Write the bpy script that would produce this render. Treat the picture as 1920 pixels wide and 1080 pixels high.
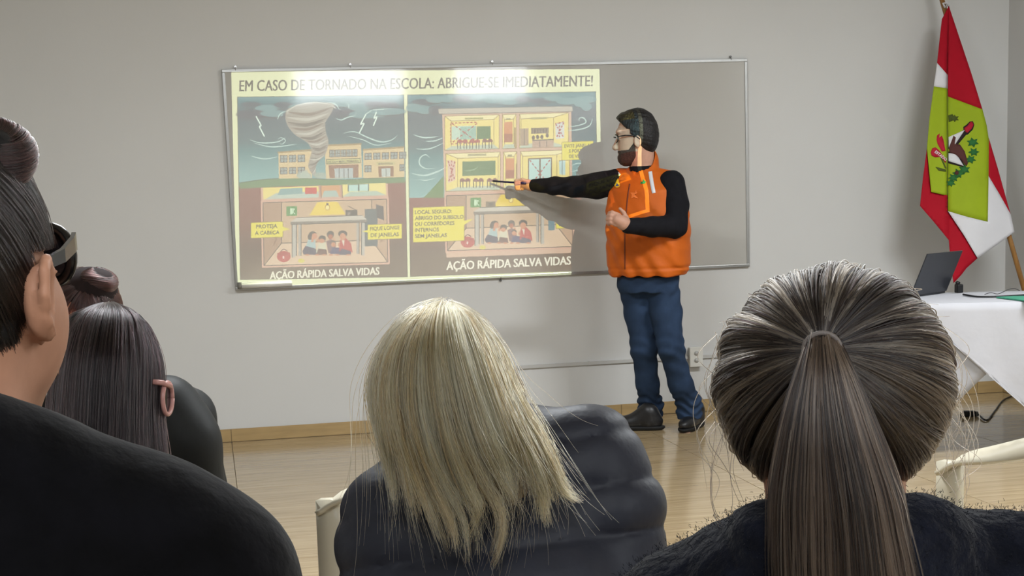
import bpy, bmesh, math, random
import numpy as np
from mathutils import Vector, Matrix

for _o in list(bpy.data.objects):
    bpy.data.objects.remove(_o, do_unlink=True)
SC = bpy.context.scene
COL = SC.collection
rng = np.random.default_rng(7)

# ------------------------------------------------------------------ camera
# world: the front wall is the plane y = 0, x runs along it from the board's left edge, z is up
FOC, PCX, PCY = 2900.0, 960.0, 820.0
_yaw, _pit, _rol = math.radians(-10.83), math.radians(-9.09), math.radians(-2.07)
CAM = np.array([-0.142, -8.766, 1.347])
FWD = np.array([-math.sin(_yaw) * math.cos(_pit), math.cos(_yaw) * math.cos(_pit), math.sin(_pit)])
_r0 = np.array([math.cos(_yaw), math.sin(_yaw), 0.0])
_u0 = np.cross(_r0, FWD)
RGT = math.cos(_rol) * _r0 + math.sin(_rol) * _u0
UPV = -math.sin(_rol) * _r0 + math.cos(_rol) * _u0
cam_data = bpy.data.cameras.new('camera')
cam_data.sensor_width = 36.0
cam_data.lens = FOC / 1920.0 * 36.0
cam_data.shift_y = (PCY - 540.0) / 1920.0
cam_data.clip_start = 0.05
cam = bpy.data.objects.new('camera', cam_data)
COL.objects.link(cam)
_m = Matrix.Identity(4)
for _i in range(3):
    _m[_i][0], _m[_i][1], _m[_i][2], _m[_i][3] = RGT[_i], UPV[_i], -FWD[_i], CAM[_i]
cam.matrix_world = _m
SC.camera = cam

# ------------------------------------------------------------------ world, exposure, lamps
world = bpy.data.worlds.new('world')
SC.world = world
world.use_nodes = True
world.node_tree.nodes['Background'].inputs[0].default_value = (0.9, 0.95, 1.0, 1)
world.node_tree.nodes['Background'].inputs[1].default_value = 0.35
SC.view_settings.view_transform = 'Standard'
SC.view_settings.look = 'None'
SC.view_settings.exposure = 0.0
SC.view_settings.gamma = 1.0
SC.view_settings.use_curve_mapping = False
SC.cycles.max_bounces = 5
SC.cycles.diffuse_bounces = 2
SC.cycles.glossy_bounces = 2
SC.cycles.sample_clamp_indirect = 4.0
SC.cycles.use_adaptive_sampling = True
SC.cycles.adaptive_threshold = 0.03

CEIL = 3.30
LAMPS = [(0.3, -4.1), (3.7, -3.8), (-0.6, -10.2), (3.2, -10.2)]
LAMP_W = [110, 126, 72, 68]
for (_x, _y), _w in zip(LAMPS, LAMP_W):
    _l = bpy.data.lights.new('lamp_light', 'AREA')
    _l.shape = 'RECTANGLE'
    _l.size, _l.size_y = 1.25, 0.30
    _l.energy = _w
    _l.color = (0.925, 0.968, 1.0)
    _o = bpy.data.objects.new('lamp_light', _l)
    _o.location = (_x, _y, CEIL - 0.10)
    COL.objects.link(_o)

# daylight through the two high windows in the rear wall
WINS = [(1.22, 2.80, 2.66, 3.16), (3.55, 4.60, 2.66, 3.16)]
YB = -14.0
for (_a, _b, _c, _d) in WINS:
    _l = bpy.data.lights.new('window_daylight', 'AREA'); _l.shape = 'RECTANGLE'; _l.size, _l.size_y = _b - _a, _d - _c
    _l.energy = 26.0 * (_b - _a) * (_d - _c) / 0.75; _l.color = (0.93, 0.97, 1.0)
    _o = bpy.data.objects.new('window_daylight', _l); _o.location = ((_a + _b) / 2, YB + 0.012, (_c + _d) / 2)
    _o.rotation_euler = (math.radians(90), 0, 0); COL.objects.link(_o)

# ------------------------------------------------------------------ helpers
def lin(c):
    c = np.asarray(c, float) / 255.0
    return np.where(c <= 0.04045, c / 12.92, ((c + 0.055) / 1.055) ** 2.4)

def ray(x, y):
    return FWD + RGT * (x - PCX) / FOC + UPV * (PCY - y) / FOC
def at_y(x, y, Y):
    d = ray(x, y); return CAM + d * (Y - CAM[1]) / d[1]
def at_z(x, y, Z):
    d = ray(x, y); return CAM + d * (Z - CAM[2]) / d[2]
def at_d(x, y, t):
    return CAM + ray(x, y) * t

MATS = {}
def mat(name, rgb, rough=0.6, spec=0.4, metal=0.0, noise=None, bump=None, sheen=0.0, coat=0.0, trans=0.0, sub=0.0, stretch=(1, 1, 1), aniso=0.0):
    """procedural principled material; rgb is the surface's own colour in 0..255 sRGB"""
    if name in MATS: return MATS[name]
    m = bpy.data.materials.new(name); m.use_nodes = True
    nt = m.node_tree; b = nt.nodes['Principled BSDF']
    c = lin(rgb)
    b.inputs['Base Color'].default_value = (*c, 1)
    b.inputs['Roughness'].default_value = rough
    b.inputs['Specular IOR Level'].default_value = spec
    b.inputs['Metallic'].default_value = metal
    b.inputs['Sheen Weight'].default_value = sheen
    b.inputs['Coat Weight'].default_value = coat
    b.inputs['Transmission Weight'].default_value = trans
    if sub:
        b.inputs['Subsurface Weight'].default_value = sub
        b.inputs['Subsurface Radius'].default_value = (0.012, 0.004, 0.002)
    tc = None
    if noise or bump:
        tc = nt.nodes.new('ShaderNodeTexCoord')
        mp = nt.nodes.new('ShaderNodeMapping'); mp.inputs['Scale'].default_value = stretch
        nt.links.new(tc.outputs['Object'], mp.inputs['Vector'])
    if noise:
        n = nt.nodes.new('ShaderNodeTexNoise'); n.inputs['Scale'].default_value = noise[0]
        n.inputs['Detail'].default_value = 5.0
        nt.links.new(mp.outputs[0], n.inputs['Vector'])
        r = nt.nodes.new('ShaderNodeValToRGB')
        a = noise[1]
        r.color_ramp.elements[0].position = 0.3; r.color_ramp.elements[1].position = 0.7
        r.color_ramp.elements[0].color = (*(c * (1 - a)), 1)
        r.color_ramp.elements[1].color = (*np.minimum(c * (1 + a), 1), 1)
        nt.links.new(n.outputs['Fac'], r.inputs[0]); nt.links.new(r.outputs[0], b.inputs['Base Color'])
    if bump:
        n2 = nt.nodes.new('ShaderNodeTexNoise'); n2.inputs['Scale'].default_value = bump[0]
        n2.inputs['Detail'].default_value = 4.0
        nt.links.new(mp.outputs[0], n2.inputs['Vector'])
        bp = nt.nodes.new('ShaderNodeBump'); bp.inputs['Strength'].default_value = bump[1]
        bp.inputs['Distance'].default_value = bump[2] if len(bump) > 2 else 0.01
        nt.links.new(n2.outputs['Fac'], bp.inputs['Height']); nt.links.new(bp.outputs[0], b.inputs['Normal'])
    MATS[name] = m
    return m

def tag(o, label, cat, group=None):
    o['label'] = label; o['category'] = cat
    if group: o['group'] = group
    return o
def empty(name, loc=(0, 0, 0), rz=0.0):
    o = bpy.data.objects.new(name, None); COL.objects.link(o)
    o.empty_display_size = 0.1
    o.location = loc; o.rotation_euler = (0, 0, rz)
    return o
def put(o, parent=None):
    """parent o; meshes under an Empty keep the Empty's local frame"""
    COL.objects.link(o)
    if parent is not None: o.parent = parent
    return o
def mesh_obj(name, V, F, m=None, parent=None, smooth=False):
    me = bpy.data.meshes.new(name)
    me.from_pydata([tuple(map(float, v)) for v in V], [], [tuple(int(i) for i in f) for f in F])
    me.validate(); me.update()
    if m is not None: me.materials.append(m)
    if smooth: me.polygons.foreach_set('use_smooth', [True] * len(me.polygons))
    o = bpy.data.objects.new(name, me)
    return put(o, parent)
def bm_obj(name, bm, m=None, parent=None, smooth=False):
    me = bpy.data.meshes.new(name); bmesh.ops.recalc_face_normals(bm, faces=bm.faces[:]); bm.to_mesh(me); bm.free()
    if m is not None: me.materials.append(m)
    if smooth: me.polygons.foreach_set('use_smooth', [True] * len(me.polygons))
    return put(bpy.data.objects.new(name, me), parent)
def bm_box(bm, lo, hi, bev=0.0, M=None):
    g = bmesh.ops.create_cube(bm, size=1.0)
    vs = g['verts']; lo = Vector(lo); hi = Vector(hi)
    for v in vs:
        v.co = Vector(((lo[i] + hi[i]) / 2 + v.co[i] * (hi[i] - lo[i])) for i in range(3))
    if bev > 0:
        es = list({e for v in vs for e in v.link_edges})
        r = bmesh.ops.bevel(bm, geom=es, offset=bev, segments=2, affect='EDGES', profile=0.6)
        vs = list({v for f in r['faces'] for v in f.verts} | {v for v in vs if v.is_valid})
    if M is not None:
        bmesh.ops.transform(bm, matrix=M, verts=vs)
    return bm
def box(name, lo, hi, m, parent=None, bev=0.0):
    return bm_obj(name, bm_box(bmesh.new(), lo, hi, bev), m, parent)
def tube_bm(bm, pts, rad, seg=8, caps=True):
    pts = [Vector(p) for p in pts]; n = len(pts)
    if not hasattr(rad, '__len__'): rad = [rad] * n
    rings = []; prev = None
    for i, p in enumerate(pts):
        d = (pts[min(i + 1, n - 1)] - pts[max(i - 1, 0)]).normalized()
        a = Vector((0, 0, 1)) if abs(d.z) < 0.9 else Vector((1, 0, 0))
        x = d.cross(a).normalized() if prev is None else (prev - d * prev.dot(d)).normalized()
        prev = x; y = d.cross(x)
        rings.append([bm.verts.new(p + (x * math.cos(t) + y * math.sin(t)) * rad[i]) for t in [2 * math.pi * k / seg for k in range(seg)]])
    for i in range(n - 1):
        for k in range(seg):
            bm.faces.new((rings[i][k], rings[i][(k + 1) % seg], rings[i + 1][(k + 1) % seg], rings[i + 1][k]))
    if caps:
        bm.faces.new(list(reversed(rings[0]))); bm.faces.new(rings[-1])
    return bm
def tube(name, pts, rad, m, parent=None, seg=8, smooth=True):
    return bm_obj(name, tube_bm(bmesh.new(), pts, rad, seg), m, parent, smooth)
def spline(P, n):
    """Catmull-Rom through P, n samples"""
    P = np.asarray(P, float); k = len(P)
    t = np.linspace(0, k - 1, n); i = np.clip(t.astype(int), 0, k - 2); u = (t - i)[:, None]
    g = lambda j: P[np.clip(j, 0, k - 1)]
    a, b, c, d = g(i - 1), g(i), g(i + 1), g(i + 2)
    return 0.5 * ((2 * b) + (c - a) * u + (2 * a - 5 * b + 4 * c - d) * u ** 2 + (3 * b - a - 3 * c + d) * u ** 3)
def prism(name, poly, axis_pts, m, parent=None):
    """poly: list of 3-D points (planar), extruded by vector axis_pts"""
    n = len(poly); e = np.asarray(axis_pts, float)
    V = [np.asarray(p, float) for p in poly] + [np.asarray(p, float) + e for p in poly]
    F = [list(range(n))[::-1], list(range(n, 2 * n))] + [[i, (i + 1) % n, n + (i + 1) % n, n + i] for i in range(n)]
    return mesh_obj(name, V, F, m, parent)

# ------------------------------------------------------------------ room shell
M_wall = mat('wall_paint', (220, 219, 216), rough=0.75, spec=0.2, noise=(1.3, 0.02), bump=(60, 0.06, 0.004))
M_ceil = mat('ceiling_paint', (236, 235, 230), rough=0.9, spec=0.1, noise=(2, 0.01))
M_grout = mat('grout', (120, 103, 80), rough=0.8)
XL, XR = -3.2, 4.65
def struct(o): o['kind'] = 'structure'; return o
struct(box('wall_back', (XL - .1, 0, -0.1), (XR + .1, 0.1, CEIL + .1), M_wall))
struct(box('wall_right', (XR, YB, -0.1), (XR + 0.1, 0.0, CEIL + .1), M_wall))
struct(box('wall_left', (XL - .1, YB, -0.1), (XL, 0.0, CEIL + .1), M_wall))
struct(box('wall_rear', (XL - .1, YB - .1, -0.1), (XR + .1, YB, CEIL + .1), M_wall))
struct(box('ceiling', (XL, YB, CEIL), (XR, 0, CEIL + .1), M_ceil))
floor = struct(box('floor', (XL, YB, -0.1), (XR, 0, -0.004), M_grout))

# wood-look porcelain: grain runs along the wall
def tile_material():
    m = bpy.data.materials.new('porcelain_tile'); m.use_nodes = True
    nt = m.node_tree; b = nt.nodes['Principled BSDF']; L = nt.links.new
    tc = nt.nodes.new('ShaderNodeTexCoord'); oi = nt.nodes.new('ShaderNodeObjectInfo')
    ad = nt.nodes.new('ShaderNodeVectorMath'); ad.operation = 'ADD'
    ml = nt.nodes.new('ShaderNodeVectorMath'); ml.operation = 'SCALE'; ml.inputs['Scale'].default_value = 40.0
    cb = nt.nodes.new('ShaderNodeCombineXYZ'); L(oi.outputs['Random'], cb.inputs[0]); L(oi.outputs['Random'], cb.inputs[1])
    L(cb.outputs[0], ml.inputs[0])
    L(tc.outputs['Object'], ad.inputs[0]); L(ml.outputs[0], ad.inputs[1])
    mp = nt.nodes.new('ShaderNodeMapping'); mp.inputs['Scale'].default_value = (1.2, 16, 1)
    L(ad.outputs[0], mp.inputs[0])
    n = nt.nodes.new('ShaderNodeTexNoise'); n.inputs['Scale'].default_value = 2.2; n.inputs['Detail'].default_value = 6; n.inputs['Distortion'].default_value = 0.6
    L(mp.outputs[0], n.inputs['Vector'])
    r = nt.nodes.new('ShaderNodeValToRGB'); r.color_ramp.elements[0].position = 0.28; r.color_ramp.elements[1].position = 0.72
    r.color_ramp.elements[0].color = (*lin((158, 134, 98)), 1); r.color_ramp.elements[1].color = (*lin((190, 168, 130)), 1)
    L(n.outputs['Fac'], r.inputs[0]); L(r.outputs[0], b.inputs['Base Color'])
    b.inputs['Roughness'].default_value = 0.12; b.inputs['Specular IOR Level'].default_value = 0.85
    n2 = nt.nodes.new('ShaderNodeTexNoise'); n2.inputs['Scale'].default_value = 5.0
    L(mp.outputs[0], n2.inputs['Vector'])
    bp = nt.nodes.new('ShaderNodeBump'); bp.inputs['Strength'].default_value = 0.05; bp.inputs['Distance'].default_value = 0.01
    L(n2.outputs['Fac'], bp.inputs['Height']); L(bp.outputs[0], b.inputs['Normal'])
    return m
M_tile = tile_material()
TS, JX, JY = 0.757, -0.075, -0.735
g = 0.0016
bmt = bm_box(bmesh.new(), (g, g, -0.0042), (TS - g, TS - g, 0.0), 0.0008)
tile_me = bpy.data.meshes.new('tile'); bmt.to_mesh(tile_me); bmt.free(); tile_me.materials.append(M_tile)
for i in range(-4, 7):
    for j in range(-12, 1):
        x0, y0 = JX + i * TS, JY + j * TS
        if x0 < XL - TS or x0 >= XR: continue
        o = bpy.data.objects.new('tile', tile_me); COL.objects.link(o); o.parent = floor
        sx = min(TS, XR - x0) / TS; x1 = max(x0, XL); sx = (min(x0 + TS, XR) - x1) / TS
        y1 = min(y0 + TS, 0.0)
        if y1 - y0 < 0.02 or sx < 0.02: continue
        o.location = (x1, y0, 0); o.scale = (sx, (y1 - y0) / TS, 1)
# skirting cut from the same tile
M_skirt = mat('skirting_tile', (178, 150, 104), rough=0.3, spec=0.5, noise=(6, 0.10), stretch=(1, 1, 6))
bb = struct(empty('baseboard_back'))
bk = box('backing', (XL, -0.010, 0.0), (XR, 0.0, 0.072), M_grout, bb)
for i in range(-4, 7):
    x0, x1 = max(JX + i * TS, XL), min(JX + (i + 1) * TS, XR)
    if x1 - x0 > .02: box('tile', (x0 + .0015, -0.0125, 0.0025), (x1 - .0015, -0.0095, 0.0745), M_skirt, bb, 0.0008)
bs = struct(empty('baseboard_right'))
for i in range(0, 13):
    y1 = -0.013 - i * TS; box('tile', (XR - 0.0125, y1 - TS + .0015, 0.0025), (XR, y1 - .0015, 0.0745), M_skirt, bs, 0.0008)

# ceiling lamp fittings around the lamp panels
M_lampw = mat('lamp_housing', (240, 240, 238), rough=0.4)
def emis(name, rgb, s):
    m = bpy.data.materials.new(name); m.use_nodes = True
    b = m.node_tree.nodes['Principled BSDF']; b.inputs['Base Color'].default_value = (*lin(rgb), 1)
    b.inputs['Emission Color'].default_value = (*lin(rgb), 1); b.inputs['Emission Strength'].default_value = s
    return m
for k, (x, y) in enumerate(LAMPS):
    t = empty('ceiling_light', (x, y, CEIL))
    tag(t, 'long white ceiling light fitting ' + ('ahead of the rows, on the dark glasses side', 'ahead of the rows, on the flag side', 'behind the rows, on the dark glasses side', 'behind the rows, on the flag side')[k], 'ceiling light', 'ceiling lights over the rows')
    bmx = bmesh.new(); bm_box(bmx, (-.66, -.18, -.05), (.66, .18, 0))
    bm_obj('housing', bmx, M_lampw, t)
    for s in (-1, 1):
        box('side_rail', (-.66, s * .17 - .01, -.10), (.66, s * .17 + .01, -.05), M_lampw, t)

for k, (a, b, c, d) in enumerate(WINS):
    w = struct(empty('window_%d' % (k + 1), ((a + b) / 2, YB, (c + d) / 2)))
    W2, H2 = (b - a) / 2, (d - c) / 2
    for x0, x1, z0, z1 in ((-W2 - .05, W2 + .05, H2, H2 + .05), (-W2 - .05, W2 + .05, -H2 - .05, -H2), (-W2 - .05, -W2, -H2, H2), (W2, W2 + .05, -H2, H2)):
        box('window_frame', (x0, 0.001, z0), (x1, 0.04, z1), M_lampw, w, .004)
    box('pane', (-W2, 0.001, -H2), (W2, 0.008, H2), mat('window_glass', (210, 222, 232), rough=.05), w)
# ------------------------------------------------------------------ whiteboard
BX0, BX1, BZ0, BZ1 = 0.0, 2.998, 0.848, 2.048
M_board = mat('board_enamel', (192, 189, 182), rough=0.055, spec=0.6, noise=(1.1, 0.015), bump=(2.4, 0.025, 0.02))
M_alu = mat('aluminium_frame', (168, 168, 166), rough=0.35, metal=0.85, noise=(30, 0.03))
M_alud = mat('aluminium_edge', (110, 110, 108), rough=0.5, metal=0.6)
M_screw = mat('steel_screw', (215, 215, 215), rough=0.25, metal=0.9)
M_white_pl = mat('white_plastic', (232, 230, 222), rough=0.35, spec=0.5)
wb = empty('whiteboard', (0, 0, BZ0))
tag(wb, 'wide glossy whiteboard in a thin aluminium frame hung on the wall', 'whiteboard')
H = BZ1 - BZ0
box('panel', (BX0 + .008, -0.016, .008), (BX1 - .008, -0.002, H - .008), M_board, wb)
fw, fd = 0.017, 0.021
box('frame_rail', (BX0, -fd, H - fw), (BX1, -0.001, H), M_alu, wb, 0.002)
box('frame_rail', (BX0, -fd, 0), (BX1, -0.001, fw), M_alu, wb, 0.002)
box('frame_rail', (BX0, -fd, fw + .0002), (BX0 + fw, -0.001, H - fw - .0002), M_alu, wb, 0.002)
box('frame_rail', (BX1 - fw, -fd, fw + .0002), (BX1, -0.001, H - fw - .0002), M_alu, wb, 0.002)
def hook(x, top, dark):
    z = H + .004 if top else -.004
    bm = bmesh.new(); s = 1 if top else -1
    tube_bm(bm, [(x, -.001, z + s * .009), (x, -.013, z + s * .009)], .0065, 8)
    tube_bm(bm, [(x, -.010, z + s * .010), (x, -.016, z - s * .001), (x, -.022, z - s * .010)], .0025, 6)
    bm_obj('hook', bm, M_alud if dark else M_screw, wb)
for x, d in ((0.075, 0), (0.70, 0), (1.497, 0), (2.90, 1)): hook(x, True, d)
for x in (1.50, 2.2): hook(x, False, 1)
# narrow shelf holding the eraser, bottom left corner
sh = empty('pen_holder', (0.016, -.006, BZ0 + 0.010)); tag(sh, 'small white pen holder bar clipped to the lower corner of the whiteboard', 'pen holder')
bm = bmesh.new(); tube_bm(bm, [(0, -.034, .018), (.295, -.034, .018)], [.017, .016], 12); bm_obj('bar', bm, M_white_pl, sh, True)
box('back_plate', (0.0, -.026, .008), (.29, -.0155, .036), M_white_pl, sh, 0.002)
bm = bmesh.new(); tube_bm(bm, [(-.004, -.034, .018), (.018, -.034, .018)], .019, 12); bm_obj('end_cap', bm, mat('grey_plastic', (128, 126, 118), rough=.5), sh, True)

# ------------------------------------------------------------------ the projected slide, drawn as a picture in wall metres
SX0, SX1, SZ0, SZ1 = -0.03, 2.17, 0.82, 2.07
RW, RH = 2200, 1250
IMG = np.zeros((RH, RW, 3), np.float32)            # row 0 = bottom; values are light added on the board
AMB = lin((146, 139, 131))
def to_r(P):
    """slide drawing coordinates (measured on the wall) -> raster"""
    P = np.asarray(P, float)
    d = FWD + RGT * ((P[:, :1] - PCX) / FOC) + UPV * ((PCY - P[:, 1:2]) / FOC)
    w = CAM + d * ((-0.016 - CAM[1]) / d[:, 1:2])
    return np.stack([(w[:, 0] - SX0) / (SX1 - SX0) * RW, (w[:, 2] - SZ0) / (SZ1 - SZ0) * RH], 1)
def ink(c): return np.clip(lin(c) - AMB, 0, None).astype(np.float32)
def fill_r(Q, c, a=1.0):
    x0, y0 = np.floor(Q.min(0)).astype(int); x1, y1 = np.ceil(Q.max(0)).astype(int) + 1
    x0, y0, x1, y1 = max(x0, 0), max(y0, 0), min(x1, RW), min(y1, RH)
    if x1 <= x0 or y1 <= y0: return
    X, Y = np.meshgrid(np.arange(x0, x1) + .5, np.arange(y0, y1) + .5)
    ins = np.zeros(X.shape, bool); n = len(Q)
    for i in range(n):
        ax, ay = Q[i]; bx, by = Q[(i + 1) % n]
        if ay == by: continue
        ins ^= ((ay > Y) != (by > Y)) & (X < (bx - ax) * (Y - ay) / (by - ay) + ax)
    blk = IMG[y0:y1, x0:x1]
    blk[ins] = blk[ins] * (1 - a) + c * a
def poly(P, c, a=1.0): fill_r(to_r(P), ink(c), a)
def rect(x0, y0, x1, y1, c, a=1.0, sl=-0.03):
    """box whose horizontals follow the slide's slope"""
    poly([(x0, y0), (x1, y0 + sl * (x1 - x0)), (x1, y1 + sl * (x1 - x0)), (x0, y1)], c, a)
def stroke(P, w, c, a=1.0, n=None, taper=False):
    P = spline(P, n or max(8, len(P) * 6)) if (n or len(P) > 2) else np.asarray(P, float)
    d = np.gradient(P, axis=0); d /= np.linalg.norm(d, axis=1)[:, None] + 1e-9
    nn = np.stack([-d[:, 1], d[:, 0]], 1)
    ww = np.full(len(P), w / 2.0)
    if taper: ww = ww * np.sin(np.linspace(0.12, math.pi - .12, len(P)))
    L = P + nn * ww[:, None]; R = P - nn * ww[:, None]
    for i in range(len(P) - 1):
        poly([L[i], L[i + 1], R[i + 1], R[i]], c, a)
def lineseg(x0, y0, x1, y1, w, c, a=1.0): stroke([(x0, y0), (x1, y1)], w, c, a)
def dashed(x0, y0, x1, y1, w, c, k):
    for i in range(k):
        t0, t1 = i / k, (i + .6) / k
        lineseg(x0 + (x1 - x0) * t0, y0 + (y1 - y0) * t0, x0 + (x1 - x0) * t1, y0 + (y1 - y0) * t1, w, c)
def ell(x, y, rx, ry, c, a=1.0, n=24, rot=0.0):
    t = np.linspace(0, 2 * math.pi, n, endpoint=False)
    ex, ey = rx * np.cos(t), ry * np.sin(t)
    poly(np.stack([x + ex * math.cos(rot) - ey * math.sin(rot), y + ex * math.sin(rot) + ey * math.cos(rot)], 1), c, a)
def text_tris(s, off):
    cu = bpy.data.curves.new('t', 'FONT'); cu.body = s; cu.offset = off; cu.resolution_u = 3
    o = bpy.data.objects.new('t', cu); COL.objects.link(o)
    dg = bpy.context.evaluated_depsgraph_get(); me = o.evaluated_get(dg).to_mesh()
    me.calc_loop_triangles()
    V = np.array([v.co[:2] for v in me.vertices]).reshape(-1, 2); T = [tuple(t.vertices) for t in me.loop_triangles]
    o.evaluated_get(dg).to_mesh_clear(); bpy.data.objects.remove(o); bpy.data.curves.remove(cu)
    return V, T
def text(s, x0, y0, x1, y1, h, c, bold=0.018, a=1.0, heavy=0.0):
    """s set along the baseline (x0,y0)-(x1,y1) with capitals h high"""
    V, T = text_tris(s, bold)
    lo, hi = V[:, 0].min(), V[:, 0].max()
    cap = text_tris('H', bold)[0]; ch = cap[:, 1].max() - cap[:, 1].min(); b0 = cap[:, 1].min()
    u = (V[:, :1] - lo) / (hi - lo); v = (V[:, 1:2] - b0) / ch * h
    P = np.array([[x0, y0]]) + u * np.array([[x1 - x0, y1 - y0]]) + v * np.array([[0.02, -1.0]])
    k = ink(c)
    for dx in (-heavy, 0.0, heavy) if heavy else (0.0,):
        Q = to_r(P + np.array([[dx, 0.0]]))
        for t in T: fill_r(Q[list(t)], k, a)

CREAM, DKT = (236, 240, 205), (104, 110, 84)
OUTL = (128, 112, 98)
YEL = (238, 228, 96); YTX = (112, 96, 44)
poly([(433.5, 134.5), (1124, 129.5), (1130, 514), (443.5, 540)], CREAM)
def grad(quad, stops, n=28):
    """quad: tl, tr, br, bl; vertical colour steps"""
    tl, tr, br, bl = [np.array(q, float) for q in quad]
    ts = np.linspace(0, 1, n + 1)
    for i in range(n):
        tm = (ts[i] + ts[i + 1]) / 2
        c = [np.interp(tm, [s[0] for s in stops], [s[1][k] for s in stops]) for k in range(3)]
        poly([tl + (bl - tl) * ts[i], tr + (br - tr) * ts[i], tr + (br - tr) * (ts[i + 1] + .002), tl + (bl - tl) * (ts[i + 1] + .002)], c)
SKY = [(0, (152, 172, 174)), (.18, (132, 148, 150)), (.5, (136, 154, 154)), (.75, (160, 182, 180)), (1, (170, 198, 194))]
MAR = [(0, (174, 142, 132)), (.35, (168, 142, 130)), (.7, (156, 142, 130)), (1, (160, 147, 134))]
def panel(q, yg_l, yg_r):
    tl, tr, br, bl = [np.array(p, float) for p in q]
    poly([tl + (-1, -1), tr + (1, -1), br + (1, 1), bl + (-1, 1)], (120, 122, 112))
    fl, fr = (yg_l - tl[1]) / (bl[1] - tl[1]), (yg_r - tr[1]) / (br[1] - tr[1])
    ml, mr = tl + (bl - tl) * fl, tr + (br - tr) * fr
    grad([tl, tr, mr, ml], SKY); grad([ml, mr, br, bl], MAR)
LP = [(445.5, 182.5), (756.5, 178.5), (763.5, 518.5), (451, 524)]
RP = [(764.5, 178.5), (1116.5, 172.5), (1122, 506), (770, 518)]
panel(LP, 349, 340); panel(RP, 371, 366)
# clouds
random.seed(4)
def clouds(x0, x1, y0, n, sl):
    for i in range(n):
        x = x0 + (x1 - x0) * (i + .5) / n + random.uniform(-4, 4); y = y0 + sl * (x - x0) + random.uniform(-4, 5)
        rx = (x1 - x0) / n * random.uniform(.55, .85)
        dark = random.random() < .6
        ell(x, y, rx, random.uniform(5, 9), (126, 142, 144) if dark else (164, 184, 184), .8)
        stroke([(x - rx, y + 4), (x - rx * .3, y + 8), (x + rx * .4, y + 7), (x + rx, y + 2)], 1.6, (120, 134, 134), .8, taper=True)
clouds(458, 748, 199, 10, -.013); clouds(452, 752, 214, 7, -.013)
clouds(776, 1108, 190, 12, -.016); clouds(770, 826, 205, 3, -.01); clouds(1078, 1112, 197, 2, -.01)
poly([(445.5, 182.5), (756.5, 178.5), (756.6, 182), (445.6, 186)], (160, 180, 182), .7)
def wind(P, w=2.2, c=(206, 226, 220)): stroke(P, w, c, .95, taper=True)
# left panel weather
wind([(468, 262), (490, 268), (520, 266), (536, 258)]); wind([(470, 292), (495, 298), (520, 294)]); wind([(476, 268), (505, 275), (530, 274), (556, 270)])
wind([(520, 262), (527, 258), (535, 263), (530, 270), (523, 268)], 1.6)
wind([(644, 250), (665, 247), (690, 258), (715, 266), (735, 262), (746, 252)], 2.6); wind([(652, 255), (680, 262), (705, 272), (735, 268)], 1.8)
wind([(520, 225), (525, 214), (536, 208)], 2); wind([(612, 192), (628, 195), (636, 205)], 2.4); wind([(650, 192), (654, 198), (653, 204)], 1.6)
wind([(630, 222), (640, 225), (652, 220), (668, 217)], 2.4)
def bolt(P): stroke(P, 2.6, (232, 246, 236), 1, n=len(P))
for P in ([(686, 214), (676, 233), (683, 231), (674, 249)], [(706, 210), (701, 222), (707, 219), (700, 236)], [(480, 218), (490, 236), (486, 237), (496, 256)]):
    for a, b in zip(P[:-1], P[1:]): lineseg(*a, *b, 2.4, (230, 246, 236))
lineseg(686, 214, 697, 207, 1.6, (206, 222, 216)); lineseg(699, 206, 720, 205, 1.6, (206, 222, 216))
# grass mound and earth line, left panel
poly([(448, 343), (500, 336), (560, 334), (640, 337), (700, 334), (758, 332), (759.5, 342.5), (700, 345), (620, 348), (540, 349), (450, 354)], (156, 170, 142))
stroke([(448, 343), (500, 336), (560, 334), (640, 337), (700, 334), (758, 332)], 1.2, (128, 140, 112), .9)
# school
BLD, BLS, WIN = (226, 208, 172), (190, 172, 142), (182, 186, 180)
def window(x, y, w, h, nx=2):
    rect(x - 1, y - 1, x + w + 1, y + h + 1, (150, 138, 122)); rect(x, y, x + w, y + h, WIN)
    for i in range(1, nx): lineseg(x + w * i / nx, y, x + w * i / nx, y + h, 1, (150, 140, 126))
    lineseg(x, y + h / 2, x + w, y + h / 2 - .2, 1, (150, 140, 126))
poly([(522, 287), (585, 283), (585, 334), (523, 335)], BLD); stroke([(520, 286), (585, 281)], 3, BLS)
poly([(681, 281), (757.5, 276), (758.5, 332), (681, 334)], BLD); stroke([(680, 281), (758, 276)], 3.4, BLS)
poly([(609, 274), (677, 271), (679, 333), (611, 335)], BLD); stroke([(608, 273), (678, 270)], 3.4, BLS)
for k in range(3):
    window(526 + k * 16.5, 292 - k * .4, 12, 12); window(526 + k * 16.5, 315 - k * .4, 12, 11)
for k in range(5): window(618.5 + k * 10.7, 282 - k * .3, 8, 12)
for k in range(5): window(684.5 + k * 16.2, 288 - k * .5, 11.5, 11)
window(684.5, 311, 11, 11); window(750, 309, 7, 11)
rect(611.5, 298.5, 676, 308, (150, 148, 112)); rect(612.8, 299.8, 674.8, 306.6, (216, 212, 166))
text('ESCOLA MUN. PRIMÁRIA', 614.5, 305.7, 673, 304.2, 4.4, (112, 104, 78), 0.02)
poly([(616, 310), (672, 308), (672, 333), (618, 334)], (178, 152, 136)); poly([(627, 316), (662, 314.5), (662, 333), (628, 333.5)], (198, 204, 202))
for x in (636, 645, 653): lineseg(x, 316, x, 333, 1.2, (140, 128, 118))
poly([(709, 312), (738, 311), (738, 331), (710, 332)], (176, 150, 132)); poly([(715, 316), (732, 315), (732, 331), (716, 332)], (204, 210, 204)); lineseg(724, 316, 724, 331, 1, (140, 128, 118))
rect(705, 304, 741, 310, (214, 206, 166)); text('BIBLIOTECA', 710, 309, 737, 308.2, 3.6, (150, 138, 110), 0.02)
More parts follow.
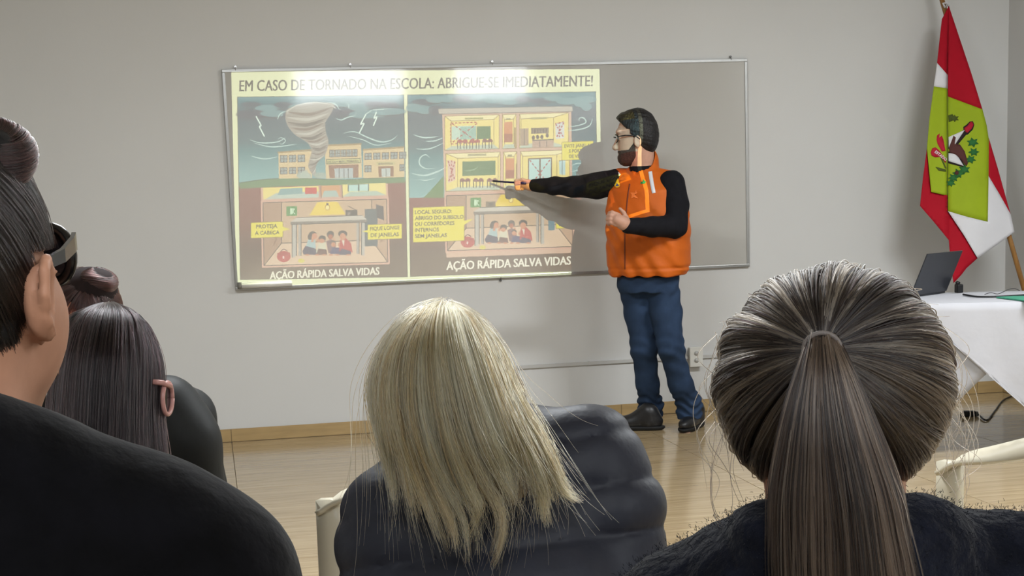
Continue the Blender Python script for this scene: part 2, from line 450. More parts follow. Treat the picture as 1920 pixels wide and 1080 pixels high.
# tornado
TL = [(536, 209), (535, 222), (540, 237), (552, 252), (568, 262), (578, 270), (584, 283), (580, 300), (578, 313), (585, 326), (593, 334)]
TR = [(627, 199), (620, 214), (611, 228), (610, 238), (612, 252), (616, 263), (614, 278), (609, 291), (598, 302), (592, 314), (594, 333)]
TLs, TRs = spline(TL, 60), spline(TR, 60)
poly(np.concatenate([TLs, TRs[::-1]]), (188, 182, 172))
ell(582, 203, 46, 9.5, (190, 186, 176), 1, rot=-.12)
for i in range(0, 59):
    t = i / 59.0; a, b = TLs[i], TRs[i]
    if i % 4 == 1:
        cc = [(168, 156, 146), (212, 210, 200), (156, 148, 140)][(i // 4) % 3]
        m = (a + b) / 2 + np.array([0, 7 * (1 - t) + 2]); stroke([a + (b - a) * .04, m, b - (b - a) * .05], 4.2 * (1 - t) + 1.6, cc, .9, n=14, taper=True)
    if i % 6 == 4:
        m = (a + b) / 2 + np.array([0, 8 * (1 - t) + 2]); stroke([a, m, b], 1.3, (132, 124, 118), .8, n=14, taper=True)
stroke([(537, 210), (556, 198), (590, 192), (618, 196), (629, 203)], 2.2, (214, 214, 204), .9)
for dx in (-34, -22, 8, 14): ell(592 + dx * .8, 329, 9, 5.5, (188, 196, 184), .9)
poly([(559, 334), (566, 322), (575, 318), (584, 334)], (196, 206, 194), .8)
# cut-away below ground, shared by both panels
def people(ox, oy, s):
    """five figures crouching under the table"""
    def e(x, y, rx, ry, c, r=0): ell(ox + x * s, oy + y * s, rx * s, ry * s, c, 1, 20, r)
    def pg(P, c): poly([(ox + x * s, oy + y * s) for x, y in P], c)
    SK, HR = (216, 172, 148), (120, 96, 88)
    pg([(2, -2), (10, -26), (24, -30), (27, -8), (22, 0)], (190, 206, 204)); pg([(-3, 0), (4, -12), (26, -6), (32, 4), (28, 8), (0, 7)], (126, 134, 142))
    e(20, -36, 9, 8, HR); e(14, -32, 5, 7, HR); e(24, -33, 6, 7, SK); pg([(16, -20), (19, -38), (22, -38), (22, -20)], SK); pg([(28, -22), (34, -34), (37, -32), (32, -18)], SK)
    pg([(27, 2), (34, -20), (48, -20), (50, 2), (40, 8)], (222, 218, 196)); pg([(28, 8), (32, -6), (50, -4), (52, 8)], (158, 130, 112)); e(41, -28, 8, 7, HR); e(40, -23, 6, 5, SK)
    e(59, -37, 8, 8, HR); e(59, -32, 5, 6, (196, 150, 128)); pg([(50, -22), (60, -27), (70, -20), (72, 4), (54, 4)], (170, 150, 146)); pg([(66, -10), (64, -28), (68, -28), (72, -12)], SK)
    e(65, -18, 6, 6, HR); e(65, -15, 5, 5, SK); pg([(58, 6), (62, -8), (80, -8), (82, 6)], (124, 140, 152)); e(80, -14, 5, 5, SK)
    pg([(78, 0), (80, -24), (92, -30), (104, -18), (108, 2), (100, 4)], (206, 120, 108)); e(86, -38, 10, 8, HR); e(86, -32, 7, 8, SK); pg([(84, -24), (90, -24), (88, -10)], (232, 222, 206))
    pg([(76, 8), (84, -6), (104, 0), (104, 8)], (132, 140, 144)); 
    for x in (8, 30, 45, 60, 74, 98): e(x, 8, 5, 2, SK)
def sub_room(x0, y0, x1, y1, sl, gx):
    s = lambda x: sl * (x - x0)
    poly([(x0 - 4, y0 - 4), (x1 + 4, y0 - 4 + s(x1)), (x1 + 6, y1 + 4 + s(x1)), (x0 - 2, y1 + 4)], (222, 190, 172))
    poly([(x0, y0), (x1, y0 + s(x1)), (x1 + 2, y1 + s(x1)), (x0 + 2, y1)], (214, 192, 168))
    bx0, bx1, by = x0 + gx, x1 - gx * .8, y1 - 42
    poly([(x0, y0), (bx0, y0), (bx0, by), (x0 + 2, y1)], (196, 172, 152)); poly([(x1, y0 + s(x1)), (bx1, y0 + s(bx1)), (bx1, by + s(bx1)), (x1 + 2, y1 + s(x1))], (208, 184, 162))
    poly([(bx0, by), (bx1, by + s(bx1)), (x1 + 2, y1 + s(x1)), (x0 + 2, y1)], (228, 206, 182))
    for a in (((x0, y0), (x1, y0 + s(x1))), ((x1, y0 + s(x1)), (x1 + 2, y1 + s(x1))), ((x1 + 2, y1 + s(x1)), (x0 + 2, y1)), ((x0 + 2, y1), (x0, y0)),
              ((bx0, y0), (bx0, by)), ((bx1, y0 + s(bx1)), (bx1, by + s(bx1))), ((bx0, by), (bx1, by + s(bx1))), ((bx0, by), (x0 + 2, y1)), ((bx1, by + s(bx1)), (x1 + 2, y1 + s(x1)))):
        lineseg(*a[0], *a[1], 1.3, OUTL)
def shelter(tx0, tx1, ty, yb, sl):
    s = lambda x: sl * (x - tx0)
    w = tx1 - tx0
    for x in (tx0 + w * .06, tx0 + w * .12, tx1 - w * .12, tx1 - w * .06):
        poly([(x - 2.6, ty + 8 + s(x)), (x + 2.6, ty + 8 + s(x)), (x + 2.6, yb + s(x)), (x - 2.6, yb + s(x))], (196, 190, 180)); lineseg(x + 2.6, ty + 8 + s(x), x + 2.6, yb + s(x), 1.2, (132, 122, 114))
    people(tx0 + w * .17, yb - 6 - .02 * w, w * .62 / 104)
    for x in (tx0 + w * .04, tx1 - w * .05):
        poly([(x - 3, ty + 8 + s(x)), (x + 3, ty + 8 + s(x)), (x + 3, yb + 3 + s(x)), (x - 3, yb + 3 + s(x))], (204, 200, 190)); lineseg(x - 3, ty + 8 + s(x), x - 3, yb + 3 + s(x), 1.3, (132, 122, 114))
    poly([(tx0 + w * .08, ty - 4), (tx1 - w * .06, ty - 4 + s(tx1)), (tx1, ty + 4 + s(tx1)), (tx0, ty + 4)], (214, 208, 196))
    poly([(tx0, ty + 4), (tx1, ty + 4 + s(tx1)), (tx1, ty + 9 + s(tx1)), (tx0, ty + 9)], (170, 162, 152))
    lineseg(tx0, ty + 9, tx1, ty + 9 + s(tx1), 1.2, OUTL); lineseg(tx0 + w * .08, ty - 4, tx1 - w * .06, ty - 4 + s(tx1), 1.2, OUTL)
def exit_sign(x, y, s=1.0):
    rect(x, y, x + 20 * s, y + 18 * s, (140, 176, 132)); rect(x + 3 * s, y + 3 * s, x + 17 * s, y + 15 * s, (120, 170, 124))
    rect(x + 7 * s, y + 3.5 * s, x + 12 * s, y + 14.5 * s, (214, 236, 206)); ell(x + 14 * s, y + 5.5 * s, 1.6, 1.6, (214, 236, 206)); stroke([(x + 13.5 * s, y + 7 * s), (x + 13 * s, y + 11 * s), (x + 16 * s, y + 14 * s)], 1.5, (214, 236, 206))
def bag(x, y):
    ell(x, y, 13, 10.5, (206, 104, 98)); rect(x - 12, y - 7, x + 12, y - 2, (196, 84, 82)); stroke([(x - 6, y - 9), (x, y - 14), (x + 7, y - 10)], 1.6, (160, 70, 70)); rect(x - 2, y - 1, x + 1, y + 4, (236, 214, 206))
def bulb(x, y, w):
    poly([(x - w * .55, y - 5), (x + w * .55, y - 6), (x + w, y + 18), (x - w, y + 20)], (240, 218, 132)); ell(x, y + 5, 4.6, 5.4, (200, 170, 96)); ell(x, y + 5, 3.3, 4.1, (248, 236, 170)); rect(x - 2, y - 3, x + 2, y + 1, (150, 126, 90))
def tag_box(x0, y0, x1, y1, sl=-.035):
    rect(x0 - 1, y0 - 1, x1 + 1, y1 + 1, (184, 172, 84), 1, sl); rect(x0, y0, x1, y1, YEL, 1, sl)
# left: upper storey strip
poly([(489, 352), (727, 344), (728, 371), (490, 377)], (222, 190, 172))
poly([(493, 352), (597, 349), (598, 370), (494, 374)], (240, 226, 160)); poly([(497, 374), (518, 362), (597, 359), (598, 370)], (202, 212, 200))
poly([(520, 366), (526, 354), (567, 352), (567, 363)], (170, 190, 186)); rect(572, 352, 594, 364, (216, 128, 108)); lineseg(583, 352, 583, 364, 1, (170, 96, 84))
poly([(602, 348), (637, 347), (638, 369), (603, 370)], (222, 182, 148)); poly([(603, 370), (608, 358), (630, 357), (636, 369)], (192, 206, 196))
poly([(641, 346), (723, 343), (724, 366), (642, 369)], (240, 228, 166)); poly([(641, 369), (656, 360), (706, 358), (724, 366)], (196, 210, 196)); rect(652, 346, 692, 359, (150, 156, 148)); rect(654, 347, 671, 359, (200, 226, 218)); rect(674, 346, 690, 358, (206, 230, 222))
for x in (599.5, 639.5): lineseg(x, 347, x + 1, 371, 3.4, (206, 176, 160)); lineseg(x + 2, 347, x + 3, 371, 1, OUTL)
sub_room(493, 380, 725, 498, -.028, 35); exit_sign(537, 387); bulb(614, 384, 34)
rect(684, 392, 708, 462, (150, 150, 146)); poly([(705, 383), (719, 387), (720, 413), (706, 408)], (140, 134, 134))
rect(648, 394, 670, 408, (134, 122, 116)); ell(654, 401, 3, 3, (176, 164, 154)); lineseg(652, 386, 668, 394, 1.2, (134, 122, 116))
shelter(545, 688, 412, 480, -.03); bag(532, 481); ell(565, 489, 6, 4, (226, 216, 140))
for x, y in ((510, 462), (712, 455)): 
    for k in range(4): lineseg(x + k * 2, y - k * 4, x + 7 + k, y - 6 - k * 4, .9, (168, 146, 128))
tag_box(471, 418, 530, 446); poly([(530, 425), (545, 430), (530, 433)], YEL); text('PROTEJA', 480, 428.5, 520, 427, 7, YTX, .02); text('A CABEÇA', 478, 440.5, 524, 439, 7, YTX, .02)
tag_box(690, 422, 753, 449); poly([(691, 431), (678, 434), (691, 436)], YEL); text('FIQUE LONGE', 694, 432.5, 749, 430, 7, YTX, .02); text('DE JANELAS', 695, 444.5, 748, 442.5, 7, YTX, .02)
text('AÇÃO RÁPIDA SALVA VIDAS', 506, 523.5, 711, 515, 14, (240, 238, 220), .008, heavy=.5)
# right panel: cut-away school
poly([(794, 371), (812, 352), (832, 330), (832, 371)], (150, 166, 132))
wind([(774, 252), (795, 258), (822, 256)], 2.6); wind([(798, 265), (815, 264), (832, 258)], 2.4); wind([(780, 279), (805, 279), (832, 268)], 2.2)
wind([(806, 296), (798, 290), (788, 296), (787, 308), (798, 316), (815, 316)], 2.6); wind([(772, 325), (795, 329), (820, 322), (838, 312)], 3.2); wind([(784, 337), (800, 338), (816, 334)], 1.8)
BW = (222, 196, 176)
poly([(829, 213), (1071, 205), (1075, 474), (837, 483)], BW)
poly([(822, 204), (1073, 199), (1074, 209), (823, 214)], (206, 200, 188)); lineseg(823, 214, 1074, 209, 1.6, (168, 158, 148)); lineseg(822, 204, 1073, 199, 1.2, (168, 164, 156))
CRM = (242, 228, 162); FLR = (206, 214, 196)
def room(x0, y0, x1, y1, dl, dr, sl=-.03, wall=CRM):
    s = lambda x: sl * (x - x0)
    poly([(x0, y0), (x1, y0 + s(x1)), (x1, y1 + s(x1)), (x0, y1)], wall)
    poly([(x0, y0), (x1, y0 + s(x1)), (x1 - dr, y0 + 9 + s(x1)), (x0 + dl, y0 + 9)], (244, 236, 190))
    poly([(x0, y1), (x1, y1 + s(x1)), (x1 - dr, y1 - 8 + s(x1)), (x0 + dl, y1 - 8)], FLR)
    for a in (((x0, y0), (x1, y0 + s(x1))), ((x1, y0 + s(x1)), (x1, y1 + s(x1))), ((x1, y1 + s(x1)), (x0, y1)), ((x0, y1), (x0, y0)), ((x0 + dl, y0 + 9), (x1 - dr, y0 + 9 + s(x1))), ((x0 + dl, y0 + 9), (x0 + dl, y1 - 8)), ((x1 - dr, y0 + 9 + s(x1)), (x1 - dr, y1 - 8 + s(x1))), ((x0, y0), (x0 + dl, y0 + 9)), ((x1, y0 + s(x1)), (x1 - dr, y0 + 9 + s(x1)))):
        lineseg(*a[0], *a[1], 1.0, (176, 158, 118))
room(834, 218, 936, 282, 12, 10); room(942, 215, 968, 279, 4, 5); room(974, 214, 1066, 278, 3, 28)
room(836, 288, 938, 359, 22, 4); room(944, 285, 969, 356, 4, 5); room(976, 284, 1068, 354, 4, 24)
GRN = (142, 160, 126); BRN = (170, 118, 100); RED = (196, 92, 100)
rect(872, 221, 906, 224, (190, 186, 144)); rect(877, 289, 912, 293, (196, 190, 158)); rect(995, 220, 1026, 224, (196, 190, 150))
rect(847, 237, 893, 262, (208, 226, 210)); rect(863, 238, 893, 262, (180, 204, 190)); rect(894, 237, 920, 261, GRN)
dashed(846, 231, 896, 229, 2, RED, 7); dashed(845, 232, 845, 270, 2, RED, 6); dashed(895, 231, 846, 269, 2, RED, 7); dashed(848, 232, 892, 264, 2, RED, 7); dashed(846, 270, 892, 267, 2, RED, 6)
def desks(xs, y, c):
    for x in xs:
        rect(x - 10, y - 9, x + 10, y - 5, c); ell(x - 5, y - 9, 4, 3, c); ell(x + 5, y - 9, 4, 3, c)
        for dx in (-9, -4, 3, 8): lineseg(x + dx, y - 6, x + dx, y + 6, 1.6, (140, 108, 92))
desks((867, 890), 273, (194, 108, 96)); desks((914,), 272, BRN); desks((872, 897, 923), 346, BRN)
rect(867, 303, 929, 330, GRN); stroke([(869, 319), (880, 320), (892, 316), (898, 311)], 2, (176, 194, 166), .9, taper=True)
poly([(839, 300), (854, 302), (854, 337), (840, 344)], (230, 206, 190)); dashed(840, 302, 853, 338, 2.2, RED, 6); dashed(853, 303, 841, 342, 2.2, RED, 6); dashed(847, 300, 847, 342, 1.6, RED, 6)
for x, y in ((945, 229), (948, 297)):
    rect(x, y, x + 16, y + 38, (222, 172, 138)); rect(x, y + 22, x + 16, y + 38, (192, 150, 126)); rect(x + 4, y - 7, x + 12, y - 4, (176, 170, 140))
    poly([(x + 19, y + 9), (x + 22, y + 11), (x + 22, y + 50), (x + 19, y + 46)], (186, 166, 136))
rect(975, 241, 991, 273, (196, 178, 158)); lineseg(983, 241, 983, 272, 1, OUTL)
rect(996, 240, 1029, 251, (176, 162, 140)); desk = [(1000, 258), (1008, 257), (1016, 257), (1026, 254)]
for k in range(6): rect(996 + k * 5.4, 241, 999 + k * 5.4, 250, (150, 136, 122))
for x, y in desk: ell(x, y, 3, 4, (150, 132, 110))
rect(998, 264, 1038, 277, (206, 184, 166)); lineseg(998, 263, 1038, 261.6, 2, (140, 124, 110))
for x in (1012, 1025): lineseg(x, 264, x, 276, 1, OUTL)
poly([(1041, 232), (1058, 228), (1058, 259), (1042, 261)], (222, 224, 218)); dashed(1042, 233, 1057, 258, 2.4, RED, 5); dashed(1057, 230, 1043, 259, 2.4, RED, 5); dashed(1049, 229, 1049, 260, 2, RED, 5); dashed(1041, 232, 1058, 228, 1.6, RED, 4)
wind([(1058, 238), (1080, 236), (1098, 230), (1094, 221), (1086, 222), (1087, 228)], 2.4); wind([(1060, 245), (1085, 243), (1105, 236), (1111, 222)], 2.4)
poly([(990, 297), (1035, 295), (1035, 352), (990, 353)], (160, 146, 132)); rect(992, 299, 1011, 352, (204, 228, 222)); rect(1014, 298, 1033, 351, (204, 228, 222))
dashed(993, 300, 1032, 350, 2, RED, 8); dashed(1031, 300, 993, 350, 2, RED, 8)
poly([(1048, 302), (1060, 299), (1060, 328), (1049, 327)], (204, 226, 222)); lineseg(1048, 302, 1060, 299, 1.2, OUTL); lineseg(1054, 300, 1054, 328, 1, OUTL)
wind([(1072, 310), (1085, 306), (1100, 309)], 2); wind([(1072, 322), (1088, 318), (1102, 321)], 2)
tag_box(1054, 267, 1112, 300); text('EVITE JANELAS', 1058, 277, 1110, 275.5, 6.5, YTX, .02); text('E PORTAS', 1067, 286.5, 1099, 285.5, 6.5, YTX, .02); text('DE VIDRO', 1067, 296.5, 1101, 295.5, 6.5, YTX, .02)
poly([(833, 362), (1073, 354), (1073, 360), (833, 368)], BW)
sub_room(837, 367, 1072, 470, -.033, 37); exit_sign(882, 371); bulb(958, 370, 34); rect(911, 378, 929, 390, (168, 156, 140)); rect(916, 381, 924, 386, (146, 136, 124))
rect(1028, 402, 1040, 432, (150, 166, 170)); shelter(888, 1024, 393, 458, -.03); bag(877, 454); ell(905, 464, 6, 4, (226, 216, 140))
tag_box(775, 390, 870, 454); poly([(870, 414), (888, 410), (870, 422)], YEL)
for k, (s_, w_) in enumerate((('LOCAL SEGURO:', 69), ('ABRIGO DO SUBSOLO', 91), ('OU CORREDORES', 74), ('INTERNOS', 45), ('SEM JANELAS', 60))):
    text(s_, 778, 401.5 + k * 11.2, 778 + w_, 401.5 + k * 11.2 - w_ * .03, 7.2, YTX, .022)
tag_box(1043, 401, 1106, 428); text('FIQUE LONGE', 1047, 412, 1102, 410, 7, YTX, .02); text('DE JANELAS', 1048, 424, 1100, 422, 7, YTX, .02)
text('AÇÃO RÁPIDA SALVA VIDAS', 837, 506.5, 1070, 496, 15.5, (244, 242, 226), .008, heavy=.5)
text('EM CASO DE TORNADO NA ESCOLA: ABRIGUE-SE IMEDIATAMENTE!', 449, 171, 1111, 161.5, 20, DKT, .0, heavy=.5)

img = bpy.data.images.new('slide_picture', RW, RH, float_buffer=True)
img.colorspace_settings.name = 'Non-Color'
_px = np.ones((RH, RW, 4), np.float32); _px[..., :3] = IMG
img.pixels.foreach_set(_px.ravel()); img.update()
img.pack()

# ------------------------------------------------------------------ ceiling projector throwing the slide
PL = np.array([2.45, -3.7, 2.60])
pl = bpy.data.lights.new('projector_beam', 'POINT'); pl.energy = PROJ_E = 420.0; pl.shadow_soft_size = 0.0
pl.use_nodes = True; nt = pl.node_tree; L = nt.links.new
em = nt.nodes['Emission']
geo = nt.nodes.new('ShaderNodeTexCoord')
dirv = nt.nodes.new('ShaderNodeVectorMath'); dirv.operation = 'SCALE'; dirv.inputs['Scale'].default_value = PROJ_SIGN = 1.0
L(geo.outputs['Normal'], dirv.inputs[0])
sep = nt.nodes.new('ShaderNodeSeparateXYZ'); L(dirv.outputs[0], sep.inputs[0])
def mth(op, a, b=None, c=None):
    n = nt.nodes.new('ShaderNodeMath'); n.operation = op
    for i, v in enumerate((a, b, c)):
        if v is None: continue
        if isinstance(v, (int, float)): n.inputs[i].default_value = v
        else: L(v, n.inputs[i])
    return n.outputs[0]
dy = mth('MAXIMUM', sep.outputs[1], 0.02)
t_ = mth('DIVIDE', float(-0.016 - PL[1]), dy)
X_ = mth('MULTIPLY_ADD', sep.outputs[0], t_, float(PL[0])); Z_ = mth('MULTIPLY_ADD', sep.outputs[2], t_, float(PL[2]))
u_ = mth('DIVIDE', mth('SUBTRACT', X_, SX0), SX1 - SX0); v_ = mth('DIVIDE', mth('SUBTRACT', Z_, SZ0), SZ1 - SZ0)
cmb = nt.nodes.new('ShaderNodeCombineXYZ'); L(u_, cmb.inputs[0]); L(v_, cmb.inputs[1])
tx = nt.nodes.new('ShaderNodeTexImage'); tx.image = img; tx.extension = 'CLIP'; tx.interpolation = 'Linear'; L(cmb.outputs[0], tx.inputs[0])
L(tx.outputs['Color'], em.inputs['Color'])
PROJ_GAIN = 72.0 / PROJ_E
fo = mth('MULTIPLY', mth('DIVIDE', mth('MULTIPLY', t_, t_), dy), PROJ_GAIN)
fo = mth('MULTIPLY', fo, mth('GREATER_THAN', sep.outputs[1], 0.05)); L(fo, em.inputs['Strength'])
plo = bpy.data.objects.new('projector_beam', pl); plo.location = PL; COL.objects.link(plo)
pj_t = empty('projector', (PL[0], PL[1] - .16, PL[2])); tag(pj_t, 'white ceiling projector aimed at the whiteboard', 'projector')
box('body', (-.16, -.13, -.05), (.16, .12, .06), M_white_pl, pj_t, 0.012)
tube('lens_ring', [(0, .11, 0), (0, .135, 0)], .035, M_alud, pj_t, 16)
tube('mount_pole', [(0, 0, .05), (0, 0, CEIL - PL[2] - .005)], .02, M_white_pl, pj_t, 10)
# ------------------------------------------------------------------ solid modelling by distance fields
def smin(a, b, k):
    if k <= 0: return np.minimum(a, b)
    h = np.clip(0.5 + 0.5 * (b - a) / k, 0, 1)
    return b * (1 - h) + a * h - k * h * (1 - h)
class Field:
    def __init__(s, lo, hi, h):
        s.lo = np.asarray(lo, float); s.h = h
        s.n = np.ceil((np.asarray(hi, float) - s.lo) / h).astype(int) + 1
        s.D = np.full(s.n, 1.0, np.float32)
        s.ax = [(s.lo[i] + h * np.arange(s.n[i])).astype(np.float32) for i in range(3)]
    def _blk(s, lo, hi):
        a = np.clip(np.floor((np.asarray(lo) - s.lo) / s.h).astype(int), 0, s.n - 1); b = np.clip(np.ceil((np.asarray(hi) - s.lo) / s.h).astype(int) + 1, 0, s.n)
        sl = tuple(slice(a[i], max(b[i], a[i])) for i in range(3))
        return sl, s.ax[0][sl[0]][:, None, None], s.ax[1][sl[1]][None, :, None], s.ax[2][sl[2]][None, None, :]
    def op(s, fn, lo, hi, k, mode):
        sl, X, Y, Z = s._blk(np.asarray(lo) - k - 4 * s.h, np.asarray(hi) + k + 4 * s.h)
        if min(x.stop - x.start for x in sl) <= 0: return s
        d = fn(X, Y, Z).astype(np.float32)
        if mode == 'u': s.D[sl] = smin(s.D[sl], d, k)
        elif mode == 's': s.D[sl] = -smin(-s.D[sl], d, k)
        return s
    def cap(s, a, b, ra, rb=None, k=0.0, mode='u'):
        a = np.asarray(a, float); b = np.asarray(b, float); rb = ra if rb is None else rb
        ab = b - a; L2 = float(ab @ ab) + 1e-12; R = max(ra, rb)
        def f(X, Y, Z):
            px, py, pz = X - a[0], Y - a[1], Z - a[2]
            t = np.clip((px * ab[0] + py * ab[1] + pz * ab[2]) / L2, 0, 1)
            return np.sqrt((px - ab[0] * t) ** 2 + (py - ab[1] * t) ** 2 + (pz - ab[2] * t) ** 2) - (ra + (rb - ra) * t)
        return s.op(f, np.minimum(a, b) - R, np.maximum(a, b) + R, k, mode)
    def chain(s, P, R, k=0.0, mode='u'):
        for i in range(len(P) - 1): s.cap(P[i], P[i + 1], R[i], R[i + 1], k, mode)
        return s
    def ell(s, c, r, M=None, k=0.0, mode='u'):
        c = np.asarray(c, float); r = np.asarray(r, float); M = np.eye(3) if M is None else np.asarray(M, float)   # rows of M = axes
        R = r.max()
        def f(X, Y, Z):
            p = (X - c[0], Y - c[1], Z - c[2])
            q = [p[0] * M[i][0] + p[1] * M[i][1] + p[2] * M[i][2] for i in range(3)]
            k0 = np.sqrt(sum((q[i] / r[i]) ** 2 for i in range(3))); k1 = np.sqrt(sum((q[i] / r[i] ** 2) ** 2 for i in range(3))) + 1e-9
            return k0 * (k0 - 1) / k1
        return s.op(f, c - R, c + R, k, mode)
    def loft(s, zs, cs, ra, rb, A, k=0.0, mode='u', pw=2.0):
        """stack of (super)ellipses: centres cs, radii ra along horizontal A, rb across it"""
        zs = np.asarray(zs, float); cs = np.asarray(cs, float); ra = np.asarray(ra, float); rb = np.asarray(rb, float)
        o = np.argsort(zs); zs, cs, ra, rb = zs[o], cs[o], ra[o], rb[o]
        A = np.asarray(A, float); A = A / np.hypot(*A[:2]); R = max(ra.max(), rb.max())
        def f(X, Y, Z):
            z = np.clip(Z, zs[0], zs[-1])
            cx, cy = np.interp(z, zs, cs[:, 0]), np.interp(z, zs, cs[:, 1]); a, b = np.interp(z, zs, ra), np.interp(z, zs, rb)
            u = ((X - cx) * A[0] + (Y - cy) * A[1]); v = (-(X - cx) * A[1] + (Y - cy) * A[0])
            g = (np.abs(u / a) ** pw + np.abs(v / b) ** pw) ** (1 / pw)
            d = (g - 1) * np.minimum(a, b)
            dz = np.maximum(zs[0] - Z, Z - zs[-1])
            return np.where(dz > 0, np.sqrt(np.maximum(d, 0) ** 2 + dz ** 2), np.maximum(d, dz - 0 * d))
        lo = [cs[:, 0].min() - R, cs[:, 1].min() - R, zs[0]]; hi = [cs[:, 0].max() + R, cs[:, 1].max() + R, zs[-1]]
        return s.op(f, lo, hi, k, mode)
    def keep(s, fn):
        """intersect with fn(X,Y,Z) < 0"""
        s.D = np.maximum(s.D, fn(s.ax[0][:, None, None], s.ax[1][None, :, None], s.ax[2][None, None, :]).astype(np.float32)); return s
    def bump(s, fn, band=0.04):
        I = np.nonzero(np.abs(s.D) < band)
        P = [s.ax[i][I[i]] for i in range(3)]
        s.D[I] += fn(*P).astype(np.float32); return s
    def mesh(s):
        D = s.D; ins = D < 0
        nx, ny, nz = D.shape
        c = np.zeros((nx - 1, ny - 1, nz - 1), np.uint8)
        for i in (0, 1):
            for j in (0, 1):
                for k in (0, 1): c += ins[i:nx - 1 + i, j:ny - 1 + j, k:nz - 1 + k]
        C = np.argwhere((c > 0) & (c < 8))
        idx = np.full(c.shape, -1, np.int64); idx[tuple(C.T)] = np.arange(len(C))
        acc = np.zeros((len(C), 3)); cnt = np.zeros(len(C))
        cor = [(i, j, k) for i in (0, 1) for j in (0, 1) for k in (0, 1)]
        for a in cor:
            for ax in range(3):
                if a[ax]: continue
                b = list(a); b[ax] = 1
                va = D[tuple((C + a).T)]; vb = D[tuple((C + b).T)]
                m = (va < 0) != (vb < 0)
                t = np.where(m, va / np.where(m, va - vb, 1), 0)
                p = np.tile(np.array(a, float), (len(C), 1)); p[:, ax] += t
                acc[m] += p[m]; cnt[m] += 1
        V = (C + acc / cnt[:, None]) * s.h + s.lo
        Q = []
        for ax in range(3):
            sl0 = [slice(None)] * 3; sl1 = [slice(None)] * 3
            sl0[ax] = slice(0, D.shape[ax] - 1); sl1[ax] = slice(1, D.shape[ax])
            a, b = ins[tuple(sl0)], ins[tuple(sl1)]
            E = np.argwhere(a != b); u, w = [(1, 2), (2, 0), (0, 1)][ax]
            ok = (E[:, u] > 0) & (E[:, w] > 0) & (E[:, u] < D.shape[u] - 1) & (E[:, w] < D.shape[w] - 1); E = E[ok]
            fl = a[tuple(E.T)]
            def g(du, dw):
                e = E.copy(); e[:, u] -= du; e[:, w] -= dw; return idx[tuple(e.T)]
            q = np.stack([g(1, 1), g(0, 1), g(0, 0), g(1, 0)], 1)
            q[~fl] = q[~fl][:, ::-1]
            Q.append(q)
        return V, np.concatenate(Q)
    def obj(s, name, m, parent=None, smooth_it=0, matfn=None):
        V, Q = s.mesh()
        if smooth_it: V = relax(V, Q, smooth_it)
        ms = m if isinstance(m, (list, tuple)) else [m]
        me = quads_mesh(name, V, Q, ms)
        if matfn is not None:
            c = V[Q].mean(1); me.polygons.foreach_set('material_index', matfn(c).astype(np.int32))
        return put(bpy.data.objects.new(name, me), parent)
def relax(V, Q, it):
    E = np.concatenate([Q[:, [0, 1]], Q[:, [1, 2]], Q[:, [2, 3]], Q[:, [3, 0]]]); n = len(V)
    deg = np.bincount(E.ravel(), minlength=n)[:, None] + 1e-9
    for _ in range(it):
        S = np.zeros_like(V)
        for k in range(3): S[:, k] = np.bincount(E[:, 0], V[E[:, 1], k], n) + np.bincount(E[:, 1], V[E[:, 0], k], n)
        V = V * 0.5 + 0.5 * S / deg
    return V
def quads_mesh(name, V, Q, ms, smooth=True):
    me = bpy.data.meshes.new(name); n = len(Q)
    me.vertices.add(len(V)); me.vertices.foreach_set('co', np.ascontiguousarray(V, np.float32).ravel())
    me.loops.add(n * 4); me.loops.foreach_set('vertex_index', np.ascontiguousarray(Q, np.int32).ravel())
    me.polygons.add(n); me.polygons.foreach_set('loop_start', np.arange(n, dtype=np.int32) * 4)
    me.polygons.foreach_set('use_smooth', np.full(n, smooth))
    for m in ms: me.materials.append(m)
    me.update(calc_edges=True); me.validate()
    return me
def unit(v): v = np.asarray(v, float); return v / np.linalg.norm(v)
def frame(f, up=(0, 0, 1)):
    """rows: side (person's left), forward, up for a head or trunk looking along f"""
    f = unit(f); l = unit(np.cross(up, f)); return np.array([l, f, np.cross(f, l)])
def wob(P, seed, sc, n=5):
    """cheap smooth pseudo-noise in -1..1"""
    r = np.random.default_rng(seed); o = 0
    for _ in range(n):
        k = r.normal(size=3) * sc; o = o + np.sin(P[0] * k[0] + P[1] * k[1] + P[2] * k[2] + r.uniform(0, 6.3))
    return o / n * 1.4

# patches that lie on a modelled surface (stripes, badges): found by casting onto it from outside
from mathutils.bvhtree import BVHTree
def bvh_of(o):
    me = o.data; return BVHTree.FromPolygons([v.co[:] for v in me.vertices], [p.vertices[:] for p in me.polygons])
def on_surf(bvh, x, y, off=0.002):
    d = Vector(ray(x, y)).normalized(); h = bvh.ray_cast(Vector(CAM), d)
    if h[0] is None: return None
    n = h[1] if h[1].dot(d) < 0 else -h[1]
    return np.array(h[0] + n * off)
def strip(name, bvh, path, w, m, parent, n=24, th=0.0025):
    P = spline(path, n); d = np.gradient(P, axis=0); d /= np.linalg.norm(d, axis=1)[:, None]; nn = np.stack([-d[:, 1], d[:, 0]], 1)
    rows = [[on_surf(bvh, *(P[i] + nn[i] * s * w / 2), off=o) for s in (-1, 0, 1) for o in (th, 0.0)] for i in range(n)]
    rows = [r for r in rows if all(q is not None for q in r)]
    if len(rows) < 2: return None
    V = [q for r in rows for q in r]; F = []
    for i in range(len(rows) - 1):
        b = i * 6; c = b + 6
        F += [(b, b + 2, c + 2, c), (b + 2, b + 4, c + 4, c + 2), (b + 1, b, c, c + 1), (b + 4, b + 5, c + 5, c + 4)]
    return mesh_obj(name, V, F, m, parent, True)
